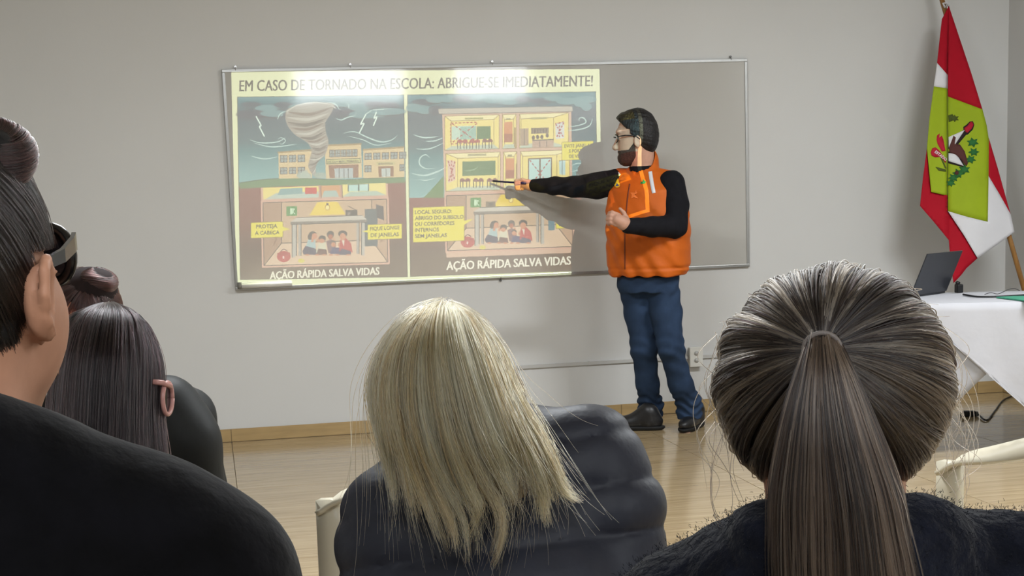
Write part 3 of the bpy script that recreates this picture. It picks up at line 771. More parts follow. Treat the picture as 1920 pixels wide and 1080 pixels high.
def badge(name, bvh, P, m, parent, off=0.003):
    P = np.asarray(P, float); c = P.mean(0); n = len(P); V = []; 
    for q in [c] + list((P + c) / 2) + list(P):
        h = on_surf(bvh, *q, off=off)
        if h is None: return None
        V.append(h)
    F = [(0, 1 + i, 1 + (i + 1) % n) for i in range(n)] + [(1 + i, 1 + n + i, 1 + n + (i + 1) % n, 1 + (i + 1) % n) for i in range(n)]
    o = mesh_obj(name, V, F, m, parent, True); return o

# ------------------------------------------------------------------ hair
def hair_mat(name, rough=0.28, coat=0.0, tint=1.0):
    m = bpy.data.materials.new(name); m.use_nodes = True; nt = m.node_tree
    nt.nodes.remove(nt.nodes['Principled BSDF'])
    h = nt.nodes.new('ShaderNodeBsdfHairPrincipled'); h.parametrization = 'COLOR'
    a = nt.nodes.new('ShaderNodeAttribute'); a.attribute_name = 'tint'
    nt.links.new(a.outputs['Color'], h.inputs['Color'])
    h.inputs['Roughness'].default_value = rough; h.inputs['Radial Roughness'].default_value = 0.4
    h.inputs['Coat'].default_value = coat
    nt.links.new(h.outputs[0], nt.nodes['Material Output'].inputs[0])
    return m
def strands(name, S, rad, cols, m, parent=None, tip=0.35):
    """S: (count, points, 3) hair paths; cols: (count, 3) linear colours; one Curves object"""
    S = np.asarray(S, np.float32); c, n, _ = S.shape
    hc = bpy.data.hair_curves.new(name); hc.add_curves([n] * c)
    hc.position_data.foreach_set('vector', S.reshape(-1))
    r = np.tile(np.interp(np.linspace(0, 1, n), [0, .7, 1], [1, .9, tip]), (c, 1)) * (np.asarray(rad).reshape(-1, 1) if np.ndim(rad) else rad)
    at = hc.attributes.get('radius') or hc.attributes.new('radius', 'FLOAT', 'POINT')
    at.data.foreach_set('value', r.astype(np.float32).ravel())
    ca = hc.attributes.new('tint', 'FLOAT_COLOR', 'CURVE')
    cc = np.ones((c, 4), np.float32); cc[:, :3] = cols; ca.data.foreach_set('color', cc.ravel())
    hc.materials.append(m)
    o = bpy.data.objects.new(name, hc); put(o, parent); o['kind'] = 'stuff'
    return o
# ------------------------------------------------------------------ the presenter at the board
M_skin = mat('skin_man', (196, 150, 128), rough=0.5, spec=0.35, noise=(40, 0.06), bump=(200, 0.05, 0.002))
M_hairblk = mat('short_black_hair', (24, 21, 22), rough=0.45, spec=0.4, noise=(120, 0.5), bump=(260, 0.6, 0.004))
M_beard = mat('short_beard', (62, 43, 36), rough=0.7, noise=(150, 0.5), bump=(300, 0.6, 0.003))
M_orange = mat('orange_nylon', (204, 98, 20), rough=0.55, spec=0.3, noise=(14, 0.06), bump=(18, 0.22, 0.01))
M_black = mat('black_knit', (20, 20, 25), rough=0.85, spec=0.2, noise=(30, 0.2), bump=(22, 0.25, 0.008))
M_silver = mat('reflective_tape', (226, 228, 232), rough=0.35, spec=0.6)
M_shoe = mat('black_leather', (26, 26, 28), rough=0.4, spec=0.5, noise=(30, 0.2))
M_sole = mat('rubber_sole', (17, 17, 18), rough=0.7)
M_glass_frame = mat('black_acetate', (18, 18, 20), rough=0.25, spec=0.5)
def jeans_mat():
    m = mat('blue_denim', (44, 60, 84), rough=0.85, spec=0.15, noise=(7, 0.30), bump=(14, 0.35, 0.01)); return m
M_jean = jeans_mat()
man = empty('person', tuple(at_z(1225, 806, 0.0)))
man_o = np.array(man.location)
tag(man, 'presenter in an orange vest and jeans pointing a pen at the slide', 'person')
F3 = unit((-.66, -.75, 0)); L3 = np.array([-F3[1], F3[0], 0.0])          # chest direction, his left
def J(x, y, Y): return at_y(x, y, Y) - man_o
nb = J(1206, 322, -.60); pel = J(1215, 512, -.60)
shL, shR = J(1258, 345, -.71), J(1156, 342, -.50)
elR, wrR = J(1076, 350, -.33), J(1003, 348, -.17)
elL, wrL = J(1266, 424, -.80), J(1178, 424, -.93)
hipA, kneA, ankA = J(1190, 525, -.55), J(1209, 652, -.57), J(1220, 785, -.47)
hipB, kneB, ankB = J(1240, 525, -.64), J(1259, 652, -.72), J(1293, 785, -.62)
HF = unit((-.95, .26, -.06)); HM = frame(HF)                             # head looks along the board
hc_ = J(1192, 252, -.60)
def hp(f, l, u): return hc_ + HM[1] * f + HM[0] * l + HM[2] * u
Fd = Field((-.95, -.55, -.02), (.48, .60, 1.80), .0055)
Fd.ell(hp(-.008, 0, .012), (.079, .103, .112), HM)                        # skull
Fd.ell(hp(.028, 0, -.065), (.062, .072, .088), HM, .03)                   # face and jaw
Fd.ell(hp(.068, 0, -.120), (.034, .030, .030), HM, .03)                   # chin
Fd.cap(hp(.098, 0, -.018), hp(.118, 0, -.058), .009, .014, .012)          # nose
Fd.ell(hp(.112, 0, -.064), (.017, .012, .010), HM, .008)
Fd.ell(hp(.092, 0, -.089), (.025, .012, .006), HM, .006); Fd.ell(hp(.090, 0, -.101), (.022, .012, .007), HM, .006)   # lips
Fd.ell(hp(.090, 0, .022), (.050, .016, .012), HM, .02)                    # brow
for s in (-1, 1):
    Fd.ell(hp(.100, s * .033, -.010), (.017, .012, .011), HM, .008, 's')
    Fd.ell(hp(.088, s * .033, -.010), (.013, .013, .013), HM, .002)
    Fd.ell(hp(-.006, s * .083, -.040), (.009, .021, .033), HM, .006)      # ears
    Fd.ell(hp(-.004, s * .093, -.036), (.006, .010, .018), HM, .004, 's')
Fd.cap(hp(-.030, 0, -.06), nb + (0, 0, -.02), .060, .066, .02)            # neck
Fd.loft([pel[2] - .05, pel[2] + .1, nb[2] - .25, nb[2] - .05], [pel[:2], pel[:2], nb[:2], nb[:2]], [.16, .15, .17, .13], [.12, .11, .12, .09], L3, .03)
Fd.cap(shL, shR, .055, .055, .05)
Fd.chain([shR, elR, wrR], [.055, .042, .029], .02); Fd.chain([shL, elL, wrL], [.055, .042, .030], .02)
Fd.chain([hipA, kneA, ankA], [.075, .052, .034], .02); Fd.chain([hipB, kneB, ankB], [.075, .052, .034], .02)
Fd.cap(ankA, J(1180, 803, -.49), .04, .03, .02); Fd.cap(ankB, J(1285, 812, -.72), .04, .03, .02)
# right hand: palm beyond the wrist, fingers closed round the pen, thumb along it
hd = unit(J(962, 346, -.09) - wrR); hu = unit(np.cross(np.cross(hd, (0, 0, 1)), hd)); hs = np.cross(hd, hu)
def rh(a, b, c): return wrR + hd * a + hu * b + hs * c
Fd.chain([wrR, rh(.03, 0, 0), rh(.075, .006, 0)], [.027, .029, .026], .012)
for i, (b, L_) in enumerate(((.022, .034), (.008, .036), (-.008, .033), (-.022, .027))):
    Fd.chain([rh(.072, b, -.006), rh(.072 + L_, b + .002, -.020), rh(.072 + L_ * .82, b, -.040), rh(.070 + L_ * .25, b - .002, -.034)], [.0105, .0098, .009, .0085], .003)
Fd.chain([rh(.030, .020, -.014), rh(.066, .030, -.030), rh(.100, .024, -.034)], [.013, .0105, .0085], .005)
# left hand folded on the belly
hd2 = unit(J(1150, 414, -.955) - wrL); hs2 = unit(np.cross(hd2, (0, 0, 1))); hu2 = np.cross(hs2, hd2)
def lh(a, b, c): return wrL + hd2 * a + hu2 * b + hs2 * c
Fd.chain([wrL, lh(.035, .006, 0), lh(.072, .012, 0)], [.030, .034, .030], .012)
for i, (b, L_) in enumerate(((.038, .036), (.020, .040), (.002, .038), (-.015, .030))):
    Fd.chain([lh(.070, b, .0), lh(.070 + L_, b + .004, .014), lh(.070 + L_ * 1.1, b, .036), lh(.070 + L_ * .6, b - .004, .046)], [.0110, .0100, .0092, .0085], .003)
Fd.chain([lh(.020, .034, .0), lh(.042, .060, .010), lh(.066, .074, .018)], [.014, .011, .009], .005)
body = Fd.obj('body', M_skin, man, 1)
# hair: cap over the skull, cut back to the hairline; beard along the jaw
Fh = Field(hc_ - .17, hc_ + .17, .004)
Fh.ell(hp(-.010, 0, .016), (.087, .112, .123), HM); Fh.ell(hp(-.058, 0, -.030), (.074, .058, .085), HM, .03); Fh.ell(hp(.058, 0, .090), (.06, .040, .026), HM, .03)
def hloc(X, Y, Z):
    d = (X - hc_[0], Y - hc_[1], Z - hc_[2]); return [d[0] * HM[i][0] + d[1] * HM[i][1] + d[2] * HM[i][2] for i in range(3)]
def hair_cut(X, Y, Z):
    l, f, u = hloc(X, Y, Z)
    front = np.maximum(f - .075 - .02 * (u > .06), 0) * 0 + ((f - .060) * .8 - (u - .048) * .6)      # hairline over the forehead
    side = np.where(f > -.012, np.maximum(-(u - (-.025 + .0 * f)), f - .030), -(u + .105) + np.maximum(f + .012, 0))
    side = np.where(u > .03, -1.0, side)
    return np.maximum(front, side)
Fh.keep(hair_cut); Fh.bump(lambda x, y, z: .0022 * wob((x, y, z), 3, 160))
Fh.obj('hair', M_hairblk, man, 1)
Fb = Field(hc_ - .18, hc_ + .18, .004)
Fb.ell(hp(.028, 0, -.065), (.067, .077, .094), HM); Fb.ell(hp(.068, 0, -.124), (.042, .038, .036), HM, .03)
Fb.ell(hp(.0, 0, -.04), (.0755, .06, .07), HM, .02)
Fb.ell(hp(.093, 0, -.095), (.019, .022, .0075), HM, .004, 's')
def beard_cut(X, Y, Z):
    l, f, u = hloc(X, Y, Z)
    return np.maximum.reduce([(u + .078) - np.maximum(0, .045 - f) * 1.1, -(f - .008), u + .018])
Fb.keep(beard_cut); Fb.bump(lambda x, y, z: .0015 * wob((x, y, z), 5, 200))
Fb.obj('beard', M_beard, man, 1)
M_eye = mat('eye_white', (226, 222, 214), rough=.2); M_iris = mat('iris_dark', (50, 34, 26), rough=.2)
for s in (-1, 1):
    fe = Field(hp(.094, s * .033, -.010) - .02, hp(.094, s * .033, -.010) + .02, .002); fe.ell(hp(.0915, s * .033, -.010), (.0112, .0112, .0112), HM)
    e = fe.obj('eye', [M_eye, M_iris], man, 0, lambda c, s=s: (np.linalg.norm(c - hp(.1025, s * .033, -.011), axis=1) < .0055))
gl = empty('glasses'); gl.parent = man
for s in (-1, 1):
    t = np.linspace(0, 2 * math.pi, 21)
    tube('lens_rim', [hp(.108 - .012 * abs(math.cos(a)), s * .034 + .026 * math.cos(a), -.012 + .021 * math.sin(a)) for a in t], .0032, M_glass_frame, gl, 6)
    tube('temple', [hp(.098, s * .061, -.004), hp(.055, s * .082, -.002), hp(.005, s * .0885, -.008), hp(-.02, s * .088, -.03)], .0034, M_glass_frame, gl, 6)
tube('bridge', [hp(.108, .010, -.006), hp(.118, 0, -.003), hp(.108, -.010, -.006)], .003, M_glass_frame, gl, 6)
# black long-sleeved top
Fs = Field((-.95, -.55, .70), (.48, .60, 1.56), .0065)
Fs.loft([pel[2] - .02, pel[2] + .15, nb[2] - .12, nb[2] - .02], [pel[:2], pel[:2] * .5 + nb[:2] * .5, nb[:2], nb[:2]], [.18, .18, .185, .10], [.13, .125, .13, .085], L3)
Fs.cap(nb + (0, 0, -.05), nb + (0, 0, .004), .078, .072, .02)
Fs.chain([shR, (shR + elR) / 2 + (0, 0, -.006), elR, (elR + wrR) / 2, wrR + hd * .004], [.074, .069, .056, .048, .036], .02)
Fs.chain([shL, (shL + elL) / 2 + (.012, 0, 0), elL, (elL + wrL) / 2 + (0, 0, -.004), wrL], [.075, .070, .062, .052, .040], .02)
Fs.bump(lambda x, y, z: .0035 * wob((x, y, z), 8, 42) * (np.abs(x - nb[0]) > .1))
Fs.obj('long_sleeve_top', M_black, man, 1)
# vest
VZ = [pel[2] - .012, pel[2] + .02, pel[2] + .16, pel[2] + .30, nb[2] - .20, nb[2] - .10, nb[2] - .045, nb[2] - .012]
vc = lambda x, y: (J(x, y, -.60) + 0 * L3)[:2]
VC = [vc(1214, 508), vc(1214, 500), vc(1216, 450), vc(1214, 400), vc(1211, 372), vc(1210, 345), vc(1208, 330), vc(1206, 322)]
Fv = Field((-.40, -.50, .70), (.44, .46, 1.58), .005)
Fv.loft(VZ, VC, [.222, .232, .232, .230, .228, .205, .150, .095], [.150, .160, .165, .165, .160, .145, .112, .085], L3, 0, 'u', 2.35)
Fv.cap(nb + L3 * .06 + (0, 0, -.03), shL + (0, 0, .028) - L3 * .015, .052, .050, .03); Fv.cap(nb - L3 * .06 + (0, 0, -.03), shR + (0, 0, .028) + L3 * .02, .052, .050, .03)
Fv.cap(nb + (0, 0, -.03), nb - F3 * .018 + (0, 0, .058), .086, .078, .02)                                     # standing collar
Fv.cap(nb + (0, 0, -.02) + F3 * .012, nb + (0, 0, .12) + F3 * .02, .064, .074, .004, 's')
for w in (.0, .03, .06, .09): Fv.cap(nb + F3 * (.07 + w) + (0, 0, .03 - w * .9), nb + F3 * (.10 + w) + (0, 0, .12), .030 - w * .22, .05, .004, 's')
# arm holes
Fv.ell(shL + L3 * .070 + (0, 0, -.055) , (.075, .090, .135), np.array([L3, F3, [0, 0, 1]]), .012, 's')
Fv.ell(shR - L3 * .070 + (0, 0, -.055) , (.075, .090, .135), np.array([L3, F3, [0, 0, 1]]), .012, 's')
def vest_folds(x, y, z):
    u = x * L3[0] + y * L3[1]; v = x * F3[0] + y * F3[1]; low = np.clip((nb[2] - .18 - z) / .35, 0, 1)
    f = .0050 * np.sin(u * 62 + 9 * z + 2 * np.sin(z * 14)) * low + .0035 * wob((x, y, z), 11, 22)
    f += .005 * np.exp(-((z - pel[2] - .03) / .010) ** 2)                      # drawn-in hem
    f += -.003 * np.sin((z * .8 + u) * 75) * np.exp(-((z - pel[2] - .22) / .12) ** 2)
    return f
Fv.bump(vest_folds)
vest = Fv.obj('vest', M_orange, man, 1)
vb = bvh_of(vest)
class _OffBVH:
    """vest surface in world coordinates"""
    def __init__(s, b, o): s.b, s.o = b, Vector(o)
    def ray_cast(s, p, d):
        h = s.b.ray_cast(p - s.o, d); return (h[0] + s.o if h[0] is not None else None, h[1])
vw = _OffBVH(vb, man_o)
def loc(o, base=man_o):
    """parts cast in world space -> the person's frame"""
    if o is None: return None
    co = np.empty(len(o.data.vertices) * 3, np.float32); o.data.vertices.foreach_get('co', co)
    co = (co.reshape(-1, 3) - base).astype(np.float32); o.data.vertices.foreach_set('co', co.ravel()); o.data.update(); return o
vz = vest
M_zip = mat('zip_brown', (120, 52, 18), rough=.5); M_green = mat('badge_green', (46, 120, 62), rough=.5); M_yel = mat('badge_yellow', (240, 196, 60), rough=.5); M_bl = mat('badge_blue', (58, 84, 150), rough=.5); M_star = mat('badge_orange', (238, 128, 58), rough=.5)
loc(strip('zip', vw, [(1181, 345), (1176, 380), (1172, 440), (1172, 505)], 2.2, M_zip, vz))
loc(strip('reflective_stripe', vw, [(1219, 322), (1222, 342), (1226, 362)], 7, M_silver, vz)); loc(strip('reflective_stripe', vw, [(1162, 325), (1153, 334), (1147, 348)], 6.5, M_silver, vz))
loc(strip('reflective_stripe', vw, [(1276, 421), (1281, 417), (1286, 415)], 9, M_silver, vz, 10))
star = [(1185 + 9.5 * (1 if k % 2 == 0 else .42) * math.sin(k * math.pi / 4 + .5), 364 - 8 * (1 if k % 2 == 0 else .42) * math.cos(k * math.pi / 4 + .5)) for k in range(8)]
def sub(o): 
    return loc(o)
sub(badge('star_badge', vw, [(1185 + 11, 361), (1195 - 4, 366), (1197, 372), (1193 - 4, 370), (1184, 372), (1188 - 3, 365), (1182, 361), (1191, 361), (1193, 356), (1194, 360)], M_star, vz))
sub(badge('green_emblem', vw, [(1201, 345), (1202, 341), (1205, 342), (1206, 336), (1209, 340), (1212, 341), (1209, 345)], M_green, vz))
sub(badge('round_emblem', vw, [(1158 + 5.2 * math.cos(t), 347 + 5.5 * math.sin(t)) for t in np.linspace(0, 6.28, 14)[:-1]], M_yel, vz))
sub(badge('triangle_mark', vw, [(1153.5, 343), (1159, 335), (1162, 342)], M_yel, vz, .0035)); sub(badge('triangle_mark', vw, [(1155, 350), (1158, 344), (1161.5, 349)], M_bl, vz, .0045))
# jeans
Fj = Field((-.32, -.42, .0), (.36, .34, .95), .0058)
Fj.loft([pel[2] - .10, pel[2] - .02, pel[2] + .06], [pel[:2]] * 3, [.165, .165, .16], [.125, .125, .12], L3, .02)
def leg(h, k, a, side):
    m1 = h * .5 + k * .5; m2 = k * .5 + a * .5; bend = np.array([-.012, -.02, 0])
    Fj.chain([h, m1, k + bend * .6, m2 + bend * .2, a + (0, 0, .085), a + (0, 0, .02)], [.090, .083, .070, .063, .062, .068], .025)
leg(hipA, kneA, ankA, 1); leg(hipB, kneB, ankB, -1)
def jean_folds(x, y, z):
    f = .004 * wob((x, y, z), 21, 24)
    cuff = np.exp(-((z - .13) / .07) ** 2); f += cuff * .006 * np.sin(z * 130 + 10 * x + 3 * np.sin(x * 40)) - cuff * .004
    kn = np.exp(-((z - .46) / .09) ** 2); f += kn * .004 * np.sin(z * 95 + x * 40 + y * 30)
    top = np.exp(-((z - .76) / .08) ** 2); f += top * .004 * np.sin(z * 60 - x * 70)
    return f
Fj.bump(jean_folds); Fj.keep(lambda X, Y, Z: .058 - Z + 0 * X + 0 * Y)
Fj.obj('jeans', M_jean, man, 1)
# shoes
def shoe(heel, toe, aw):
    heel, toe = heel - man_o, toe - man_o; d = toe - heel; d[2] = 0; L_ = np.linalg.norm(d); d /= L_; s = np.array([-d[1], d[0], 0]); Mx = np.array([d, s, [0, 0, 1]])
    sp = empty('shoe'); sp.parent = man
    p = lambda f, u, l=0: heel + d * (L_ * f) + s * l + np.array([0, 0, u])
    f = Field(np.minimum(heel, toe) - (.1, .1, .0) - (0, 0, heel[2]), np.maximum(heel, toe) + (.1, .1, .2), .005)
    f.ell(p(.76, .042), (.105 * L_ / .27, .046, .040), Mx); f.ell(p(.28, .050), (.085, .040, .055), Mx, .03); f.cap(p(.25, .06), p(.22, .095), .044, .046, .03); f.cap(p(.62, .055), p(.30, .11), .034, .042, .03)
    f.keep(lambda X, Y, Z: .016 - Z + 0 * X + 0 * Y); f.obj('upper', M_shoe, sp, 1)
    g = Field(np.minimum(heel, toe) - (.1, .1, .02), np.maximum(heel, toe) + (.1, .1, .1), .005)
    g.ell(p(.74, .018), (.115 * L_ / .27, .050, .030), Mx); g.ell(p(.25, .018), (.088, .044, .030), Mx, .03)
    g.keep(lambda X, Y, Z: np.maximum(.001 - Z, Z - .024) + 0 * X + 0 * Y); g.obj('sole', M_sole, sp)
    for k in range(4):
        c = p(.40 + .075 * k, .112 - .019 * k); tube('lace', [c - s * .022 + (0, 0, -.006), c + (0, 0, .006), c + s * .022 + (0, 0, -.006)], .003, M_alud, sp, 5)
shoe(at_z(1238, 806, 0), at_z(1158, 806, 0), 0)
_h = at_z(1312, 797, 0); shoe(_h, _h + unit((-.58, -.81, 0)) * .27, 0)
# the pen
M_pen = mat('navy_pen', (30, 26, 72), rough=.3, spec=.5)
tipw = at_y(923, 339.5, -.05); base = rh(.085, .012, -.030) + man_o
pen = empty('pen', tuple(tipw)); tag(pen, 'slim dark blue pen held against the slide by the presenter', 'pen')
dv = base - tipw
tube('barrel', [(0, 0, 0) + dv * .04, dv * 1.25], .0055, M_pen, pen, 10); tube('nib', [dv * 0, dv * .05], [.002, .0055], M_alud, pen, 10); tube('pen_cap', [dv * .92, dv * 1.27], .0068, M_pen, pen, 10)
# ------------------------------------------------------------------ seated audience, seen from behind
M_skinw = mat('skin_audience', (206, 152, 124), rough=0.5, spec=0.35, noise=(30, 0.06), bump=(180, 0.05, 0.002))
M_trous = mat('dark_trousers', (30, 32, 40), rough=0.85, noise=(10, 0.15))
def seated(lab, Hc, HM, sh, A, F, pel, hw=.17, hr=(.071, .088, .082), h=.006, neck=.054, arm=.045, nk=.0):
    """whole seated body as one surface. Hc head centre, HM head frame, sh shoulder centre, A to the right arm side, F forward (world)"""
    A = unit(A); F = unit(F); base = np.array([pel[0], pel[1], 0.0])
    root = empty('person', tuple(base)); tag(root, lab, 'person')
    q = lambda p: np.asarray(p, float) - base
    Hc, sh, pl_ = q(Hc), q(sh), q(pel)
    hp = lambda f, l, u: Hc + HM[1] * f + HM[0] * l + HM[2] * u
    sR, sL = sh + A * hw, sh - A * hw
    J = dict(sR=sR, sL=sL, hp=hp, Hc=Hc, sh=sh, pel=pl_, base=base, A=A, F=F, HM=HM, root=root)
    up = unit(sh - pl_)
    for n, s_, sg in (('R', sR, 1), ('L', sL, -1)):
        J['e' + n] = s_ + A * sg * .05 - up * .25 + F * .06; J['w' + n] = J['e' + n] + F * .20 - A * sg * .12 + np.array([0, 0, -.02])
        J['h' + n] = pl_ + A * sg * .10; J['k' + n] = J['h' + n] + F * .42 + np.array([0, 0, -.02]); J['a' + n] = np.array([*(J['k' + n] + F * .02)[:2], .09])
    allp = np.array([J[a + b] for a in 'sewhka' for b in 'RL'] + [sh, Hc, pl_]); lo = allp.min(0) - .19; hi = allp.max(0) + .19; lo[2] = 0
    f = Field(lo, hi, h); J['lo'], J['hi'] = lo, hi
    f.ell(hp(-.008, 0, .002), hr, HM); f.ell(hp(.03, 0, -.06), (hr[0] * .78, .070, .078), HM, .03); f.ell(hp(.068, 0, -.112), (.030, .028, .028), HM, .03)
    f.cap(hp(.096, 0, -.015), hp(.114, 0, -.052), .008, .012, .012); f.ell(hp(.090, 0, .02), (.048, .015, .011), HM, .02); f.ell(hp(.088, 0, -.088), (.024, .012, .011), HM, .006)
    for s in (-1, 1):
        f.ell(hp(.098, s * .032, -.008), (.016, .012, .011), HM, .008, 's'); f.ell(hp(.087, s * .032, -.008), (.012, .012, .012), HM, .002)
        e0 = hr[0] * 1.02
        f.ell(hp(-.004, s * e0, -.024), (.008, .020, .032), HM, .006); f.ell(hp(.0, s * (e0 + .009), -.020), (.006, .010, .017), HM, .004, 's')
    f.cap(hp(-.028, 0, -.065), sh + up * .03 + F * nk, neck, neck * 1.1, .025)
    f.chain([sL, sR], [.042, .042], .05); f.chain([sh - up * .05, sh * .5 + pl_ * .5, pl_], [.09, .10, .11], .05)
    f.chain([sh + A * .07 - up * .1, pl_ + A * .07], [.07, .09], .05); f.chain([sh - A * .07 - up * .1, pl_ - A * .07], [.07, .09], .05)
    for n, sg in (('R', 1), ('L', -1)):
        f.chain([J['s' + n], J['e' + n], J['w' + n]], [arm - .004, arm - .006, .028], .02)
        d = unit(J['w' + n] - J['e' + n]); sd = unit(np.cross(d, (0, 0, 1)))
        W = J['w' + n]; f.chain([W, W + d * .07], [.027, .030], .012)
        for b in (-.024, -.008, .008, .024): f.chain([W + d * .07 + sd * b, W + d * .115 + sd * b * 1.1 + (0, 0, .002), W + d * .145 + sd * b * 1.1 + (0, 0, -.016)], [.010, .009, .008], .003)
        f.chain([W + d * .03 - sd * sg * .024, W + d * .075 - sd * sg * .045], [.012, .009], .004)
        f.chain([J['h' + n], J['k' + n], J['a' + n]], [.085, .06, .045], .03); f.cap(J['a' + n] + (0, 0, -.03), J['a' + n] + F * .16 + (0, 0, -.055), .04, .03, .02)
    J['field'] = f
    # trousers and shoes
    t = Field((lo[0], lo[1], 0), (hi[0], hi[1], pl_[2] + .2), .012)
    t.chain([pl_ - A * .10, pl_ + A * .10], [.125, .125], .04)
    for n in 'RL': t.chain([J['h' + n], J['k' + n], J['a' + n] + (0, 0, .03)], [.10, .078, .062], .03)
    t.obj('trousers', M_trous, root, 1)
    for n in 'RL':
        a = J['a' + n]; g = Field(a - (.3, .3, .09), a + (.3, .3, .09), .009)
        g.cap(a + (0, 0, -.03), a + F * .15 + (0, 0, -.055), .05, .038, .02); g.cap(a + (0, 0, .0), a + (0, 0, .03), .056, .056, .02); g.keep(lambda X, Y, Z: .0015 - Z + 0 * X + 0 * Y)
        g.obj('shoe', M_shoe, root, 1)
    return J
def guided(G, n, npts, jit=.004, fray=.012, clumps=60, cl=.7, qpow=1.0, seed=1, lay=0.01, back=None, lmin=.72, lvar=.1, cmin=.4, cpow=1.2):
    """strands between neighbouring guide curves; clumped towards locks"""
    r = np.random.default_rng(seed)
    Gs = np.array([spline(g, npts) for g in G]); k = len(Gs)
    def at(q):
        i = np.clip(q.astype(int), 0, k - 2); u = (q - i)[:, None, None]; u = u * u * (3 - 2 * u) * .35 + u * .65
        return Gs[i] * (1 - u) + Gs[i + 1] * u
    q = r.uniform(0, k - 1, n); P = at(q)
    s = np.linspace(0, 1, npts)[None, :, None]
    cq = np.sort(r.uniform(0, k - 1, clumps)); ci = np.clip(np.searchsorted(cq, q + r.normal(0, .04, n)), 0, clumps - 1)
    cp = at(cq) + r.normal(0, fray * .8, (clumps, 1, 3)) * s ** 1.3 + np.sin(s * r.uniform(6, 12, (clumps, 1, 1)) + r.uniform(0, 6.3, (clumps, 1, 1))) * r.normal(0, fray * 1.1, (clumps, 1, 3)) * s ** 1.5
    P = P + r.normal(0, jit, (n, 1, 3)) * (.4 + .6 * s) + r.normal(0, fray, (n, 1, 3)) * s ** 2
    w = cl * s ** cpow * r.uniform(cmin, 1, (n, 1, 1))
    P = P * (1 - w) + cp[ci] * w
    if back is not None: P = P + np.asarray(back) * (r.uniform(-1, 1, (n, 1, 1)) * lay)
    ph = r.uniform(0, 6.3, (n, 1)); P = P + (np.sin(s[..., 0] * 9 + ph) * .0022 * s[..., 0])[..., None] * r.normal(0, 1, (n, 1, 3))
    # uneven lengths
    L = (r.uniform(lmin, 1.0, n) ** .6) * (1 - lvar * (r.uniform(0, 1, clumps) ** 1.5)[ci])
    S = np.empty_like(P); t = np.linspace(0, 1, npts)
    for j in range(3):
        x = L[:, None] * t[None] * (npts - 1); i0 = np.clip(x.astype(int), 0, npts - 2); fr = x - i0
        S[..., j] = np.take_along_axis(P[..., j], i0, 1) * (1 - fr) + np.take_along_axis(P[..., j], i0 + 1, 1) * fr
    return S, ci, q
def mix(c0, c1, w): return np.asarray(c0)[None] * (1 - w[:, None]) + np.asarray(c1)[None] * w[:, None]
def vdir(x, y): return unit(ray(x, y))
H_dark = hair_mat('dark_brown_hair', .30); H_blond = hair_mat('blond_hair', .32); H_black = hair_mat('black_hair', .25)

# ---------- woman with the ponytail, nearest
t3 = 1.28; v3 = vdir(1562, 715); v3h = unit((v3[0], v3[1], 0)); r3 = np.array([v3h[1], -v3h[0], 0])
HM3 = frame(unit((v3h[0], v3h[1], -.04))); c3 = at_d(1562, 722, t3)
sh3 = at_d(1575, 1135, t3 + .01)
J3 = seated('woman with streaked dark ponytail and fuzzy navy jumper nearest the table side', c3, HM3, sh3, r3, v3h, sh3 + np.array([0, 0, -.48]) + v3h * .02, hw=.105, h=.0055, hr=(.072, .090, .080))
J3['field'].obj('body', M_skinw, J3['root'], 1)
M_navy = mat('navy_fleece', (20, 23, 34), rough=0.95, spec=0.1, sheen=0.1, noise=(35, 0.35), bump=(70, 0.6, 0.01))
fj = Field(np.r_[J3['lo'][:2], J3['pel'][2] - .15], J3['hi'], .007)
b3 = J3['base']; W3 = lambda x, y, t: at_d(x, y, t) - b3
fj.chain([W3(1275, 1190, 1.29), J3['sh'] - r3 * .06 + (0, 0, -.014), J3['sh'] + (0, 0, -.008), W3(1945, 1172, 1.29)], [.062, .064, .066, .070], .05); fj.chain([J3['sh'] + (0, 0, -.06), J3['pel'] + (0, 0, .0)], [.145, .16], .05)
fj.chain([J3['sh'] + r3 * .08 + (0, 0, -.08), J3['pel'] + r3 * .08], [.11, .13], .05); fj.chain([J3['sh'] - r3 * .08 + (0, 0, -.08), J3['pel'] - r3 * .08], [.11, .13], .05)
for n, dz in (('R', -.018), ('L', -.085)): fj.chain([W3(1275, 1205, 1.29) if n == 'L' else W3(1945, 1178, 1.29), J3['e' + n], J3['w' + n]], [.064, .060, .042], .03)
fj.chain([W3(1330, 1075, 1.30), W3(1450, 1030, 1.23), W3(1600, 1035, 1.20), W3(1720, 1020, 1.23), W3(1800, 1040, 1.30)], [.024, .028, .030, .028, .024], .04)   # rolled collar
fj.chain([W3(1860, 1050, 1.27), W3(1910, 1040, 1.27), W3(1990, 1055, 1.30)], [.024, .030, .030], .03)
fj.bump(lambda x, y, z: .005 * wob((x, y, z), 31, 60) + .003 * wob((x, y, z), 32, 200))
j3 = fj.obj('jumper', M_navy, J3['root'], 1)
